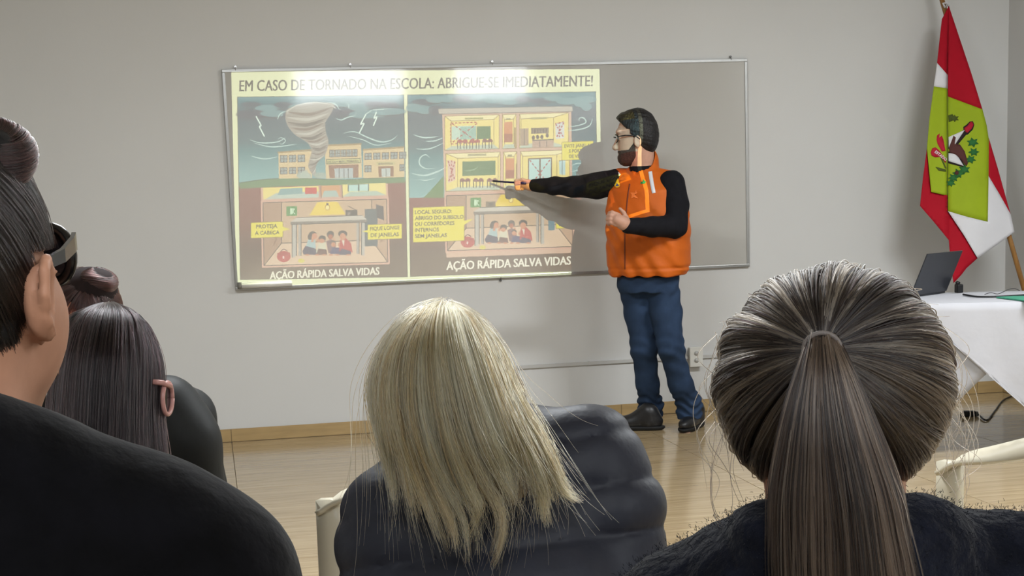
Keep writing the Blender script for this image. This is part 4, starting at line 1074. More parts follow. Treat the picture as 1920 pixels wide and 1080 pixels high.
# pile of the fleece
def pile(name, o, n, ln, rad, col, m, parent, seed=3, zmin=-9):
    me = o.data; nv = len(me.vertices); co = np.empty(nv * 3, np.float32); me.vertices.foreach_get('co', co); co = co.reshape(-1, 3)
    no = np.empty(nv * 3, np.float32); me.vertex_normals.foreach_get('vector', no); no = no.reshape(-1, 3)
    r = np.random.default_rng(seed); ok = np.nonzero(co[:, 2] > zmin)[0]; i = ok[r.integers(0, len(ok), n)]
    p = co[i] + r.normal(0, .003, (n, 3)); d = no[i] + r.normal(0, .55, (n, 3)); d /= np.linalg.norm(d, axis=1)[:, None]; d2 = d + r.normal(0, .6, (n, 3))
    S = np.stack([p, p + d * ln * .5, p + d * ln * .8 + d2 * ln * .3], 1)
    return strands(name, S, rad, np.tile(col, (n, 1)) * r.uniform(.5, 1.5, (n, 1)), m, parent)
pile('fleece_pile', j3, 14000, .0024, .0002, lin((24, 27, 38)), M_navy, j3, zmin=J3['sh'][2] - .10)
# head hair
hr3 = np.array([.0950, .108, .0965]); T3 = np.array([-.08, -.90, .36]); T3 /= np.linalg.norm(T3)   # (right, forward, up) on the unit head
Mw = np.array([r3, HM3[1], HM3[2]])
cc3 = W3(1562, 722, t3)
fc = Field(cc3 - .14, cc3 + .14, .005); fc.ell(cc3, hr3 * .95, Mw)
fc.ell(cc3 + Mw[1] * .085 - Mw[2] * .035, (.080, .065, .075), Mw, .01, 's')
M_capd = mat('hair_base_dark', (34, 27, 26), rough=.6, noise=(90, .4))
fc.ell(cc3 - Mw[2] * .11 + Mw[1] * .02, (.085, .085, .045), Mw, .01, 's')
hair3 = fc.obj('hair', M_capd, J3['root'], 1)
r = np.random.default_rng(11)
def cap_strands(n, npts, seed, tie, radii, M, c, jit=.012, th_min=.07, lift=.03, nape=-.80):
    r = np.random.default_rng(seed)
    e1 = unit(np.cross(tie, (0, 0, 1))); e2 = np.cross(tie, e1)
    # locks: strands share an azimuth
    az0 = r.uniform(0, 2 * math.pi, 240); k = r.integers(0, 240, n); az = az0[k] + r.normal(0, .035, n); bend = r.normal(0, .16, 240)[k] + r.normal(0, .04, n)
    th = np.linspace(th_min, 2.75, 80)[None, :]
    a = az[:, None] + bend[:, None] * (th / 2.4) ** 2
    D = np.cos(a)[..., None] * e1 + np.sin(a)[..., None] * e2
    p = tie * np.cos(th)[..., None] + D * np.sin(th)[..., None]
    ok = (p[..., 2] > nape + .10 * np.sin(az * 9)[:, None]) & ~((p[..., 1] > .62) & (p[..., 2] < .55)) & ~((p[..., 1] > .15) & (p[..., 2] < -.30))
    m = np.argmin(ok, 1); m[ok.all(1)] = 79; m = np.maximum(m, 4)
    S = np.empty((n, npts, 3)); x = np.linspace(0, 1, npts)[None] * m[:, None]
    i0 = np.clip(x.astype(int), 0, 78); fr = (x - i0)[..., None]
    ii = i0[..., None].repeat(3, 2)
    u = np.take_along_axis(p, ii, 1) * (1 - fr) + np.take_along_axis(p, ii + 1, 1) * fr
    s = np.linspace(0, 1, npts)[None, :, None]
    lump = lift * np.sin(az[:, None, None] * 11) * np.sin(np.pi * np.clip(s * 1.2, 0, 1)) * .5
    rad = 1 + lump + r.normal(0, jit, (n, 1, 1)) * np.sin(np.pi * s * .9 + .15) + r.normal(0, .004, (n, npts, 1))
    loc_ = u * radii * rad
    W = c + loc_ @ M
    return W, az, p[:, 0], k
S3, az, _, k3 = cap_strands(10000, 16, 5, T3, hr3, Mw, cc3, jit=.020, lift=.05, nape=-.93)
e1 = unit(np.cross(T3, (0, 0, 1)));
lock = r.uniform(0, 1, 240)
upness = np.clip(np.sin(az) * 0 + (S3[:, 6, 2] - cc3[2]) / .09, -1, 1)
w = np.clip((lock[k3] > .58) * (.30 + .55 * upness) + .08 * r.uniform(-1, 1, len(k3)), 0, 1) 
col = mix(lin((16, 11, 12)), lin((192, 170, 148)), w * r.uniform(.5, 1, len(w)))
tieP = cc3 + (T3 * hr3 * 1.03) @ Mw
# ponytail
outv = -Mw[1]; 
def pony(n, npts, seed):
    r = np.random.default_rng(seed)
    nl = 90; la, lr = r.uniform(0, 2 * math.pi, nl), np.sqrt(r.uniform(0, 1, nl)); k = r.integers(0, nl, n)
    a = la[k] + r.normal(0, .22, n); q = np.clip(lr[k] + r.normal(0, .10, n), 0, 1.05)
    s = np.linspace(0, .40, npts)
    hw = np.interp(s, [0, .012, .03, .06, .11, .18, .28, .40], [.0115, .014, .022, .033, .047, .054, .056, .044])
    dw = np.interp(s, [0, .012, .03, .06, .11, .20, .40], [.010, .012, .017, .024, .030, .034, .030])
    ox = np.interp(s, [0, .06, .12, .2, .4], [0, .004, .010, .016, .018]); oz = -s + np.interp(s, [0, .02, .05, .4], [.003, .009, .008, .0])
    od = np.interp(s, [0, .012, .03, .06, .1, .2, .4], [-.002, .010, .021, .027, .024, .016, .004])
    wv = np.sin(s[None] * 30 + (la[k] * 3)[:, None]) * .002 * (s[None] / .2)
    x = ox[None] + np.cos(a)[:, None] * q[:, None] * hw[None] + wv; d = od[None] + np.sin(a)[:, None] * q[:, None] * dw[None]
    z = oz[None] + r.normal(0, .003, (n, 1))
    fray = r.normal(0, .006, (n, 1)) * (s[None] / .4) ** 1.5
    P = tieP + (x + fray)[..., None] * r3 + d[..., None] * outv + z[..., None] * np.array([0, 0, 1.0])
    return P, k, r.uniform(0, 1, nl)
Sp, kp, lk = pony(6500, 18, 21)
wp = np.clip((lk[kp] > .60) * .7 + .12 * r.uniform(-1, 1, len(kp)), 0, 1); colp = mix(lin((17, 12, 12)), lin((140, 116, 100)), wp * r.uniform(.4, 1, len(wp)))
strands('hair_strands', S3, np.full(len(S3), .00042) * r.uniform(.7, 1.4, len(S3)), col, H_dark, hair3)
fp = Field(tieP + (-.12, -.12, -.42), tieP + (.12, .12, .05), .006)
pp = [tieP + outv * .004 + (0, 0, -.020), tieP + outv * .026 + (0, 0, -.05) + r3 * .003, tieP + outv * .022 + (0, 0, -.11) + r3 * .010, tieP + outv * .014 + (0, 0, -.20) + r3 * .016, tieP + outv * .004 + (0, 0, -.37) + r3 * .018]
for o_, k_ in ((-.5, 1), (0, 1), (.5, 1)):
    fp.chain([p + r3 * o_ * w_ for p, w_ in zip(pp, (.010, .030, .048, .054, .050))], [.004, .011, .018, .021, .018], .012)
pt = fp.obj('ponytail', M_capd, J3['root'], 1)
strands('ponytail_strands', Sp, np.full(len(Sp), .00042) * r.uniform(.7, 1.4, len(Sp)), colp, H_dark, pt)
th = np.linspace(0, 2 * math.pi, 22)
tube('hair_tie', [tieP + outv * .004 + (r3 * math.cos(a) * 1.1 + unit(np.cross(r3, outv)) * math.sin(a)) * .0125 for a in th], .0020, mat('hair_tie_grey', (120, 112, 108), rough=.5), J3['root'], 8)
# flyaways beside the head
fl = []
for k in range(46):
    side = -1 if k % 2 else 1
    x0 = 1562 + side * r.uniform(195, 222); y0 = r.uniform(600, 800); dx = side * r.uniform(5, 60) if side > 0 else side * r.uniform(-20, 40)
    L_ = r.uniform(120, 260); bw = r.uniform(-30, 40) * side
    fl.append(spline([W3(x0, y0, 1.29), W3(x0 + dx * .5 + bw, y0 + L_ * .35, 1.27), W3(x0 + dx, y0 + L_ * .7, 1.26), W3(x0 + dx * .8 - side * r.uniform(-20, 40), y0 + L_, 1.26)], 14))
for k in range(60):
    a = r.uniform(-2.6, -.5); x0, y0 = 1562 + 212 * math.cos(a), 716 + 205 * math.sin(a)
    fl.append(spline([W3(x0, y0, 1.28), W3(x0 + r.normal(0, 14), y0 - r.uniform(2, 10), 1.28), W3(x0 + r.normal(0, 30), y0 + r.uniform(-12, 6), 1.27)], 14))
strands('loose_strands', np.array(fl), .00028, mix(lin((60, 50, 46)), lin((150, 130, 108)), r.uniform(0, 1, len(fl))), H_dark, hair3)

# ---------- blond woman in the puffer jacket, leaning
t2 = 2.20; v2 = vdir(870, 760); v2h = unit((v2[0], v2[1], 0)); r2 = np.array([v2h[1], -v2h[0], 0])
tilt = math.radians(-12)
up2 = unit(np.array([0, 0, 1]) * math.cos(tilt) + r2 * math.sin(tilt) + v2h * .22)      # leaning left and forward
A2 = unit(r2 - up2 * (r2 @ up2))
hu2_ = unit(np.array([0, 0, 1]) - r2 * .20 + v2h * .45); HM2 = frame(unit(v2h * 1.0 + np.array([0, 0, -.45])), hu2_)
c2 = at_d(833, 690, t2); sh2 = at_d(895, 865, 2.24)
pel2 = sh2 - up2 * .44; pel2[2] = .52
J2 = seated('blond long haired woman in a black quilted jacket', c2, HM2, sh2, A2, v2h, pel2, hw=.10, h=.007, hr=(.060, .072, .066))
J2['field'].obj('body', M_skinw, J2['root'], 1)
M_puff = mat('black_puffer_nylon', (42, 45, 57), rough=0.52, spec=0.35, noise=(12, 0.12), bump=(16, 0.35, 0.012))
b2 = J2['base']; W2 = lambda x, y, t: at_d(x, y, t) - b2
fq = Field(np.r_[J2['lo'][:2] - .05, J2['pel'][2] - .12], J2['hi'] + .05, .0065)
s2 = J2['sh']; p2_ = J2['pel']
fq.chain([W2(744, 955, 2.22), W2(890, 885, 2.23), W2(1095, 858, 2.22)], [.066, .080, .072], .06)
fq.chain([s2 - up2 * .08, s2 * .5 + p2_ * .5 - v2h * .04, p2_], [.125, .155, .18], .06)
fq.chain([s2 + A2 * .10 - up2 * .10, p2_ + A2 * .10], [.105, .135], .06); fq.chain([s2 - A2 * .10 - up2 * .10, p2_ - A2 * .10], [.105, .135], .06)
fq.chain([W2(1105, 865, 2.22), W2(1150, 960, 2.20), W2(1160, 1110, 2.20), J2['wR'] - (0, 0, .0)], [.068, .066, .064, .05], .035)
fq.chain([W2(740, 966, 2.22), W2(732, 1030, 2.20), W2(728, 1130, 2.20), J2['wL']], [.062, .062, .062, .05], .035)
fq.chain([W2(800, 835, 2.24), W2(890, 840, 2.22), W2(985, 820, 2.24)], [.036, .042, .040], .04)          # collar
def quilt(x, y, z):
    p = np.stack([x, y, z], -1) - s2; d = p @ (-up2); la = p @ A2
    q_ = (d - la * .10) / .072 + .15 * wob((x, y, z), 41, 9) + .15
    g = np.abs(np.sin(np.pi * q_)) ** .20
    back_ = np.clip((p @ -v2h + .02) / .06, .10, 1)
    return (.017 * (1 - g) - .003) * back_ + .003 * wob((x, y, z), 42, 34)
fq.bump(quilt, .05)
j2 = fq.obj('puffer_jacket', M_puff, J2['root'], 1)
# hair: guides from the crown down the back
Gd = [[(826, 574, 2.20), (762, 596, 2.19), (712, 660, 2.19), (694, 730, 2.18), (706, 800, 2.14), (722, 860, 2.09), (734, 930, 2.06), (728, 990, 2.05)],
      [(828, 573, 2.20), (785, 590, 2.15), (742, 650, 2.11), (726, 730, 2.09), (736, 810, 2.07), (758, 890, 2.035), (772, 960, 2.02), (800, 1060, 2.02)],
      [(831, 572, 2.20), (806, 588, 2.13), (782, 650, 2.08), (778, 740, 2.06), (792, 830, 2.045), (812, 910, 2.02), (846, 985, 2.01), (880, 1075, 2.01)],
      [(834, 572, 2.20), (826, 588, 2.12), (820, 650, 2.07), (830, 740, 2.05), (850, 830, 2.04), (880, 910, 2.015), (905, 970, 2.005), (890, 1085, 2.00)],
      [(836, 572, 2.20), (846, 588, 2.12), (858, 650, 2.07), (880, 740, 2.05), (905, 830, 2.04), (938, 900, 2.015), (960, 960, 2.01), (930, 1075, 2.005)],
      [(838, 573, 2.20), (868, 592, 2.14), (896, 650, 2.10), (926, 740, 2.07), (954, 820, 2.055), (978, 880, 2.03), (985, 940, 2.02), (960, 1030, 2.01)],
      [(840, 573, 2.20), (886, 596, 2.17), (928, 660, 2.15), (956, 740, 2.11), (985, 810, 2.075), (1010, 870, 2.04), (1030, 920, 2.03), (1040, 955, 2.02)],
      [(842, 574, 2.20), (896, 602, 2.20), (944, 668, 2.19), (972, 740, 2.15), (1004, 800, 2.10), (1030, 860, 2.06), (1050, 905, 2.04), (1082, 938, 2.03)]]
G2 = [[W2(*p) for p in g] for g in Gd]
r = np.random.default_rng(5)
fh = Field(np.min([p for g in G2 for p in g], 0) - .10, np.max([p for g in G2 for p in g], 0) + .12, .006)
cw2 = W2(833, 690, 2.20); fh.ell(cw2 - np.array([0, 0, .012]), (.070, .084, .062), np.array([r2, v2h, [0, 0, 1]]))
for g in G2[1:-1]:
    L_ = spline(g, 8); fh.chain([p + v2h * .065 for p in L_[2:7]], [.014, .018, .018, .014, .008], .02)
fh.ell(cw2 + v2h * .10 - np.array([0, 0, .03]), (.07, .06, .08), np.array([r2, v2h, [0, 0, 1]]), .01, 's')
hair2 = fh.obj('hair', mat('hair_base_blond', (132, 110, 80), rough=.6, noise=(60, .4), stretch=(1, 1, .2)), J2['root'], 1)
S2, ci, q2 = guided(G2, 10000, 24, jit=.0045, fray=.013, clumps=46, cl=1.0, seed=9, lay=.011, back=v2h, lmin=.62, lvar=.50, cmin=.72, cpow=1.7)
lk = r.uniform(0, 1, 46); w = np.clip(.15 + lk[ci] * .5 + r.normal(0, .34, len(ci)), 0, 1)
strands('hair_strands', S2, np.full(len(S2), .00042) * r.uniform(.6, 1.3, len(S2)), mix(lin((118, 84, 48)), lin((255, 220, 144)), w), H_blond, hair2)
S2b, _, _ = guided(G2, 500, 20, jit=.012, fray=.03, clumps=40, cl=.2, seed=19, lay=.02, back=v2h)
strands('loose_strands', S2b, .0003, mix(lin((150, 118, 76)), lin((244, 216, 156)), r.uniform(0, 1, 500)), H_blond, hair2)

# ---------- long black haired woman with rose glasses
t5 = 2.62; v5 = vdir(205, 690); v5h = unit((v5[0], v5[1], 0)); f5 = unit(v5h * .80 + np.array([v5h[1], -v5h[0], 0]) * .60); r5 = np.array([v5h[1], -v5h[0], 0])
HM5 = frame(unit((f5[0], f5[1], -.05))); c5 = at_d(200, 690, t5); sh5 = at_d(195, 985, t5 - .02)
J5 = seated('long straight black haired woman with rose framed glasses', c5, HM5, sh5, r5, unit(f5 + v5h), sh5 + np.array([0, 0, -.40]), hw=.14, h=.008)
J5['field'].obj('body', M_skinw, J5['root'], 1)
b5 = J5['base']; W5 = lambda x, y, t: at_d(x, y, t) - b5
M_coat5 = mat('charcoal_coat', (32, 32, 36), rough=.85, noise=(20, .2))
def coat(J, m, r_, zlo=-.12, h=.010, name='coat', col=True, fat=1.0):
    f = Field(np.r_[J['lo'][:2], J['pel'][2] + zlo], J['hi'], h); A = J['A']
    f.chain([J['sL'], J['sR']], [.068 * fat, .068 * fat], .05); f.chain([J['sh'] + (0, 0, -.07), J['pel']], [.145 * fat, .16 * fat], .05)
    for s in (-1, 1): f.chain([J['sh'] + A * s * .08 + (0, 0, -.09), J['pel'] + A * s * .08], [.11 * fat, .13 * fat], .05)
    for n in 'RL': f.chain([J['s' + n], J['e' + n], J['w' + n]], [.070 * fat, .060 * fat, .044], .03)
    if col: f.cap(J['sh'] + (0, 0, .02), J['sh'] + (0, 0, .06), .080, .075, .03)
    f.bump(lambda x, y, z: .004 * wob((x, y, z), 51, 30)); return f
coat(J5, M_coat5, r5).obj('coat', M_coat5, J5['root'], 1)
Gd = [[(190, 574, 2.64), (130, 600, 2.64), (106, 670, 2.64), (97, 750, 2.62), (96, 840, 2.60), (100, 930, 2.58)],
      [(196, 572, 2.63), (155, 592, 2.57), (130, 660, 2.53), (122, 750, 2.52), (120, 840, 2.52), (124, 940, 2.51)],
      [(202, 571, 2.62), (190, 588, 2.54), (172, 660, 2.49), (165, 750, 2.48), (164, 840, 2.48), (168, 950, 2.48)],
      [(208, 571, 2.62), (222, 588, 2.54), (220, 660, 2.49), (214, 750, 2.48), (212, 840, 2.48), (214, 950, 2.48)],
      [(212, 572, 2.62), (250, 594, 2.56), (264, 660, 2.53), (262, 750, 2.52), (262, 840, 2.51), (262, 950, 2.50)],
      [(216, 573, 2.63), (268, 602, 2.62), (294, 650, 2.62), (304, 700, 2.60), (300, 770, 2.58), (306, 840, 2.56), (312, 930, 2.55)]]
G5 = [[W5(*p) for p in g] for g in Gd]
fh = Field(np.min([p for g in G5 for p in g], 0) - .10, np.max([p for g in G5 for p in g], 0) + .12, .007)
cw5 = W5(203, 680, 2.62); fh.ell(cw5 - np.array([0, 0, .010]), (.072, .084, .074), np.array([r5, v5h, [0, 0, 1]]))
for g in G5[1:-1]:
    L_ = spline(g, 9); fh.chain([p + v5h * .055 for p in L_[2:]], [.015] * 7, .02)
fh.ell(cw5 + f5 * .105 - np.array([0, 0, .03]), (.07, .06, .08), np.array([np.cross(f5, (0, 0, 1)), f5, [0, 0, 1]]), .01, 's')
M_capk = mat('hair_base_black', (16, 13, 15), rough=.85, noise=(60, .3))
hair5 = fh.obj('hair', M_capk, J5['root'], 1)
S5, ci, _ = guided(G5, 6000, 18, jit=.004, fray=.006, clumps=80, cl=.35, seed=29, lay=.010, back=v5h)
strands('hair_strands', S5, np.full(len(S5), .0005), mix(lin((14, 11, 14)), lin((42, 30, 32)), r.uniform(0, 1, len(S5)) ** 2), H_black, hair5)
M_rose = mat('rose_acetate', (214, 158, 150), rough=.25, spec=.5)
g5 = empty('glasses'); g5.parent = J5['root']
tube('lens_rim', [W5(314 + 9 * math.cos(a) , 747 + 30 * math.sin(a), 2.575 + .02 * math.cos(a)) for a in np.linspace(0, 2 * math.pi, 25)], .0040, M_rose, g5, 8)
tube('temple', [W5(320, 724, 2.572), W5(306, 718, 2.55), W5(286, 716, 2.545)], .0046, M_rose, g5, 8)
mesh_obj('lens', [W5(314 + 7.6 * math.cos(a), 747 + 27 * math.sin(a), 2.578 + .02 * math.cos(a)) for a in np.linspace(0, 2 * math.pi, 17)[:-1]], [list(range(16))], mat('smoky_lens', (38, 38, 44), rough=.08, spec=.6), g5)

# ---------- person with dark red bun two rows ahead
t6 = 3.52; v6 = vdir(160, 580); v6h = unit((v6[0], v6[1], 0)); r6 = np.array([v6h[1], -v6h[0], 0]); HM6 = frame(unit((v6h[0], v6h[1], -.12)))
c6 = at_d(152, 590, t6); sh6 = at_d(205, 795, t6 + .02)
J6 = seated('person with dark auburn pinned up hair in a black jacket farther forward', c6, HM6, sh6, r6, v6h, sh6 + np.array([0, 0, -.44]), hw=.165, h=.008)
J6['field'].obj('body', M_skinw, J6['root'], 1)
M_coat6 = mat('black_leather_jacket', (22, 25, 26), rough=.6, spec=.35, noise=(20, .2), bump=(14, .2, .01))
b6 = J6['base']; W6 = lambda x, y, t: at_d(x, y, t) - b6
f6 = coat(J6, M_coat6, r6)
f6.chain([W6(250, 772, 3.50), W6(312, 764, 3.46), W6(350, 830, 3.46), W6(374, 930, 3.48)], [.058, .056, .060, .063], .07)
f6.obj('jacket', M_coat6, J6['root'], 1)
cw6 = W6(160, 578, t6); fh = Field(cw6 - .14, cw6 + .14, .006)
Mw6 = np.array([r6, v6h, [0, 0, 1]])
fh.ell(cw6, (.078, .095, .088), Mw6); fh.ell(W6(180, 528, 3.48), (.044, .045, .026), Mw6, .04)
fh.ell(cw6 + v6h * .085 - np.array([0, 0, .03]), (.065, .05, .07), Mw6, .01, 's')
hair6 = fh.obj('hair', mat('hair_base_auburn', (34, 20, 20), rough=.85, noise=(60, .3)), J6['root'], 1)
T6 = unit(np.array([.1, -.75, .66])); Sx, az, _, kk = cap_strands(2600, 14, 15, T6, np.array([.081, .098, .091]), Mw6, cw6)
strands('hair_strands', Sx, .0006, mix(lin((34, 20, 20)), lin((84, 48, 44)), r.uniform(0, 1, len(Sx)) ** 2), H_black, hair6)

b6s = []
for k in range(1400):
    a0, ph = r.uniform(0, 6.28), r.uniform(.1, 3.0); tt = np.linspace(0, 2.6, 12) + a0; rr = np.array([.047, .048, .029]) * r.uniform(.96, 1.06)
    u = np.stack([np.cos(tt) * math.sin(ph), np.sin(tt) * math.sin(ph), np.full(12, math.cos(ph)) + .15 * np.sin(tt * 2)], 1); b6s.append(W6(180, 530, 3.48) + (u * rr) @ Mw6)
strands('bun_strands', np.array(b6s), .0006, mix(lin((30, 17, 17)), lin((86, 48, 44)), r.uniform(0, 1, len(b6s)) ** 2), H_black, hair6)

# ---------- person at the left edge: bun, dark glasses, velvet coat
t4 = 1.24; v4 = vdir(-87, 500); v4h = unit((v4[0], v4[1], 0)); r4 = np.array([v4h[1], -v4h[0], 0])
f4 = unit(v4h * math.cos(math.radians(27)) + r4 * math.sin(math.radians(27))); HM4 = frame(unit((f4[0], f4[1], .02)))
c4 = at_d(-97, 522, t4); sh4 = at_d(-70, 1030, t4 + .0)
A4 = unit(r4 * .94 - np.array([0, 0, .34]))
J4 = seated('person with hair in a bun, dark glasses and black velvet coat at the near corner', c4, HM4, sh4, A4, unit(f4 + v4h), sh4 + np.array([0, 0, -.50]) - r4 * .02, hw=.175, h=.0045, hr=(.074, .098, .104), neck=.056)
b4 = J4['base']; W4 = lambda x, y, t: at_d(x, y, t) - b4
hp4 = J4['hp']; f = J4['field']
# the visible ear, in detail
eo = hp4(-.014, -.079, -.020); E1, E2 = HM4[1], HM4[2]; En = -HM4[0]
er = lambda a, b, o=0: eo + E1 * a + E2 * b + En * o
f.ell(er(-.004, 0, .004), (.010, .020, .030), np.array([En, E1, E2]), .004)
f.chain([er(.012, .004, .004), er(.008, .024, .010), er(-.006, .034, .014), er(-.020, .026, .017), er(-.023, .006, .017), er(-.014, -.014, .013), er(-.002, -.026, .008)], [.0045, .005, .0055, .0055, .005, .005, .0065], .003)
f.ell(er(-.004, .004, .016), (.010, .0095, .017), np.array([En, E1, E2]), .003, 's')
for s_ in (-1, 1): f.ell(hp4(.045, s_ * .043, -.040), (.032, .036, .046), HM4, .02)
f.ell(hp4(.03, 0, -.072), (.060, .056, .046), HM4, .02)
f.obj('body', M_skinw, J4['root'], 2)
M_velvet = mat('black_velvet', (9, 9, 13), rough=.95, spec=.1, sheen=.12, noise=(25, .5), bump=(30, .35, .01))
fk = coat(J4, M_velvet, r4, h=.008, col=False, fat=1.0)
fk.chain([W4(-60, 895, 1.20), W4(100, 935, 1.21), W4(280, 1012, 1.235), W4(395, 1098, 1.25), W4(440, 1250, 1.26)], [.040, .048, .056, .060, .060], .05)
fk.chain([W4(-200, 860, 1.22), W4(-60, 855, 1.18), W4(40, 862, 1.20)], [.04, .042, .03], .04)
k4 = fk.obj('velvet_coat', M_velvet, J4['root'], 2)
fk = Field(J4['sh'] - .2, J4['sh'] + (.2, .2, .25), .005); nk0, nk1 = J4['sh'] + np.array([0, 0, .02]), hp4(-.028, 0, -.065)
fk.cap(W4(-62, 990, 1.22), W4(-64, 888, 1.225), .083, .0655, .0); fk.bump(lambda x, y, z: .002 * np.sin(z * 300))
fk.obj('collar', mat('charcoal_rib_knit', (38, 38, 42), rough=.9, noise=(60, .3)), J4['root'], 1)
# hair drawn back: cap behind the hairline, bun on the crown
cw4 = J4['Hc'] + HM4[1] * -.008 + HM4[2] * .014; R4 = np.array([-HM4[0], HM4[1], HM4[2]])    # right, forward, up
fh = Field(cw4 - .19, cw4 + .21, .0045); fh.ell(cw4, (.0795, .105, .118), R4)
def cut4(X, Y, Z):
    d = (X - cw4[0], Y - cw4[1], Z - cw4[2]); rt, fw, u = [d[0] * R4[i][0] + d[1] * R4[i][1] + d[2] * R4[i][2] for i in range(3)]
    a = fw - (.066 + .35 * np.clip(u - .02, -.02, .2))                       # forehead and temple line
    b = np.where(u < .008, fw + .010 + .16 * np.clip(-u, 0, .2), -1.0)           # behind the ear
    c = -(u + .105)
    return np.maximum.reduce([a, b, c])
fh.keep(cut4)
bun = cw4 + R4 @ np.array([0, 0, 0]); bun = W4(-14, 300, 1.225)
fh.ell(bun, (.031, .031, .025), R4, .010); fh.bump(lambda x, y, z: .0025 * wob((x, y, z), 61, 90))
hair4 = fh.obj('hair', mat('hair_base_jet', (16, 14, 15), rough=.7, noise=(80, .3), bump=(60, .4, .004)), J4['root'], 1)
T4 = unit(np.array([0, -.62, .78])); r = np.random.default_rng(8)
n4 = 5200; e1 = unit(np.cross(T4, (1, 0, 0))); e2 = np.cross(T4, e1); az = r.uniform(0, 2 * math.pi, n4)
th = np.linspace(.28, 2.6, 70)[None]; D = np.cos(az)[:, None, None] * e1 + np.sin(az)[:, None, None] * e2
p = T4 * np.cos(th)[..., None] + D * np.sin(th)[..., None]; rd = np.array([.0805, .106, .119]); L3_ = p * rd
ok = ~((L3_[..., 1] > .066 + .35 * np.clip(L3_[..., 2] - .02, -.02, .2)) | ((L3_[..., 2] < .008) & (L3_[..., 1] > -.012 - .16 * np.clip(-L3_[..., 2], 0, .2) + r.normal(0, .003, n4)[:, None])) | (L3_[..., 2] < -.100 + r.normal(0, .006, n4)[:, None]))
m = np.argmin(ok, 1); m[ok.all(1)] = 69; m = np.maximum(m, 3)
x = np.linspace(0, 1, 14)[None] * m[:, None]; i0 = np.clip(x.astype(int), 0, 68); fr = (x - i0)[..., None]; ii = i0[..., None].repeat(3, 2)
Lx = np.take_along_axis(L3_, ii, 1) * (1 - fr) + np.take_along_axis(L3_, ii + 1, 1) * fr
Lx = Lx * (1 + np.abs(r.normal(0, .010, (n4, 1, 1))) + r.normal(0, .002, (n4, 14, 1)))
strands('hair_strands', cw4 + Lx @ R4, .0004, mix(lin((13, 11, 12)), lin((48, 42, 43)), r.uniform(0, 1, n4) ** 3), H_black, hair4)
bs = []
for k in range(1500):
    a0, ph = r.uniform(0, 6.28), r.uniform(.1, 2.6); tt = np.linspace(0, 2.4, 12) + a0; rr = np.array([.034, .034, .027]) * r.uniform(.97, 1.05)
    u = np.stack([np.cos(tt) * math.sin(ph), np.sin(tt) * math.sin(ph), np.full(12, math.cos(ph)) + .2 * np.sin(tt * 2)], 1); bs.append(bun + (u * rr) @ R4)
strands('bun_strands', np.array(bs), .00045, mix(lin((22, 16, 18)), lin((66, 44, 44)), r.uniform(0, 1, len(bs)) ** 2), H_black, hair4)
g4 = empty('glasses'); g4.parent = J4['root']
for s in (-1, 1):
    pts = [hp4(.113 - .010 * abs(math.cos(a)) ** 1.5, s * .033 + .028 * np.sign(math.cos(a)) * abs(math.cos(a)) ** .8, .010 + .024 * math.sin(a)) for a in np.linspace(0, 2 * math.pi, 25)]
    tube('lens_rim', pts, .0050, M_glass_frame, g4, 8); mesh_obj('lens', pts[:-1], [list(range(24))], mat('smoky_lens', (38, 38, 44), rough=.08, spec=.6), g4)
    bm = bmesh.new(); path = [hp4(.105, s * .062, .022), hp4(.080, s * .071, .020), hp4(.03, s * .083, .014), hp4(-.008, s * .085, .010)]
    for i in range(3):
        a, b = path[i], path[i + 1]; hh = .0075 - .001 * i
        vs = [bm.verts.new(Vector(p)) for p in (a + HM4[2] * hh, b + HM4[2] * (hh - .001), b - HM4[2] * (hh - .001), a - HM4[2] * hh)]
        vs2 = [bm.verts.new(v.co + Vector(HM4[0] * s * .004)) for v in vs]
        bm.faces.new(vs); bm.faces.new(vs2[::-1])
        for j in range(4): bm.faces.new((vs[j], vs2[j], vs2[(j + 1) % 4], vs[(j + 1) % 4]))
    bm_obj('temple', bm, M_glass_frame, g4)
tube('bridge', [hp4(.112, .010, .016), hp4(.120, 0, .018), hp4(.112, -.010, .016)], .004, M_glass_frame, g4, 6)
# ------------------------------------------------------------------ conduit and socket on the front wall
M_cond = mat('grey_conduit', (196, 194, 190), rough=.5)
cd_ = empty('cable_conduit', (1.2, 0, .328)); tag(cd_, 'thin pale grey cable conduit running low along the front wall', 'conduit')
box('trunking', (-.35, -.013, -.010), (1.415, -.0005, .010), M_cond, cd_, .002); box('trunking', (1.49, -.013, -.010), (2.2, -.0005, .010), M_cond, cd_, .002)
for x in (.1, .8, 1.9): box('clip', (x, -.0155, -.012), (x + .012, -.0005, .012), M_cond, cd_, .001)
so = empty('socket_box', (2.654, 0, .333)); tag(so, 'small white surface socket box on the conduit behind the presenter', 'socket')
box('back_box', (-.0375, -.036, -.056), (.0375, -.0005, .056), M_white_pl, so, .004); box('face_plate', (-.040, -.043, -.059), (.040, -.036, .059), M_white_pl, so, .003)
for z in (-.02, .022): tube('outlet', [(0, -.0425, z), (0, -.046, z)], .014, M_cond, so, 14)

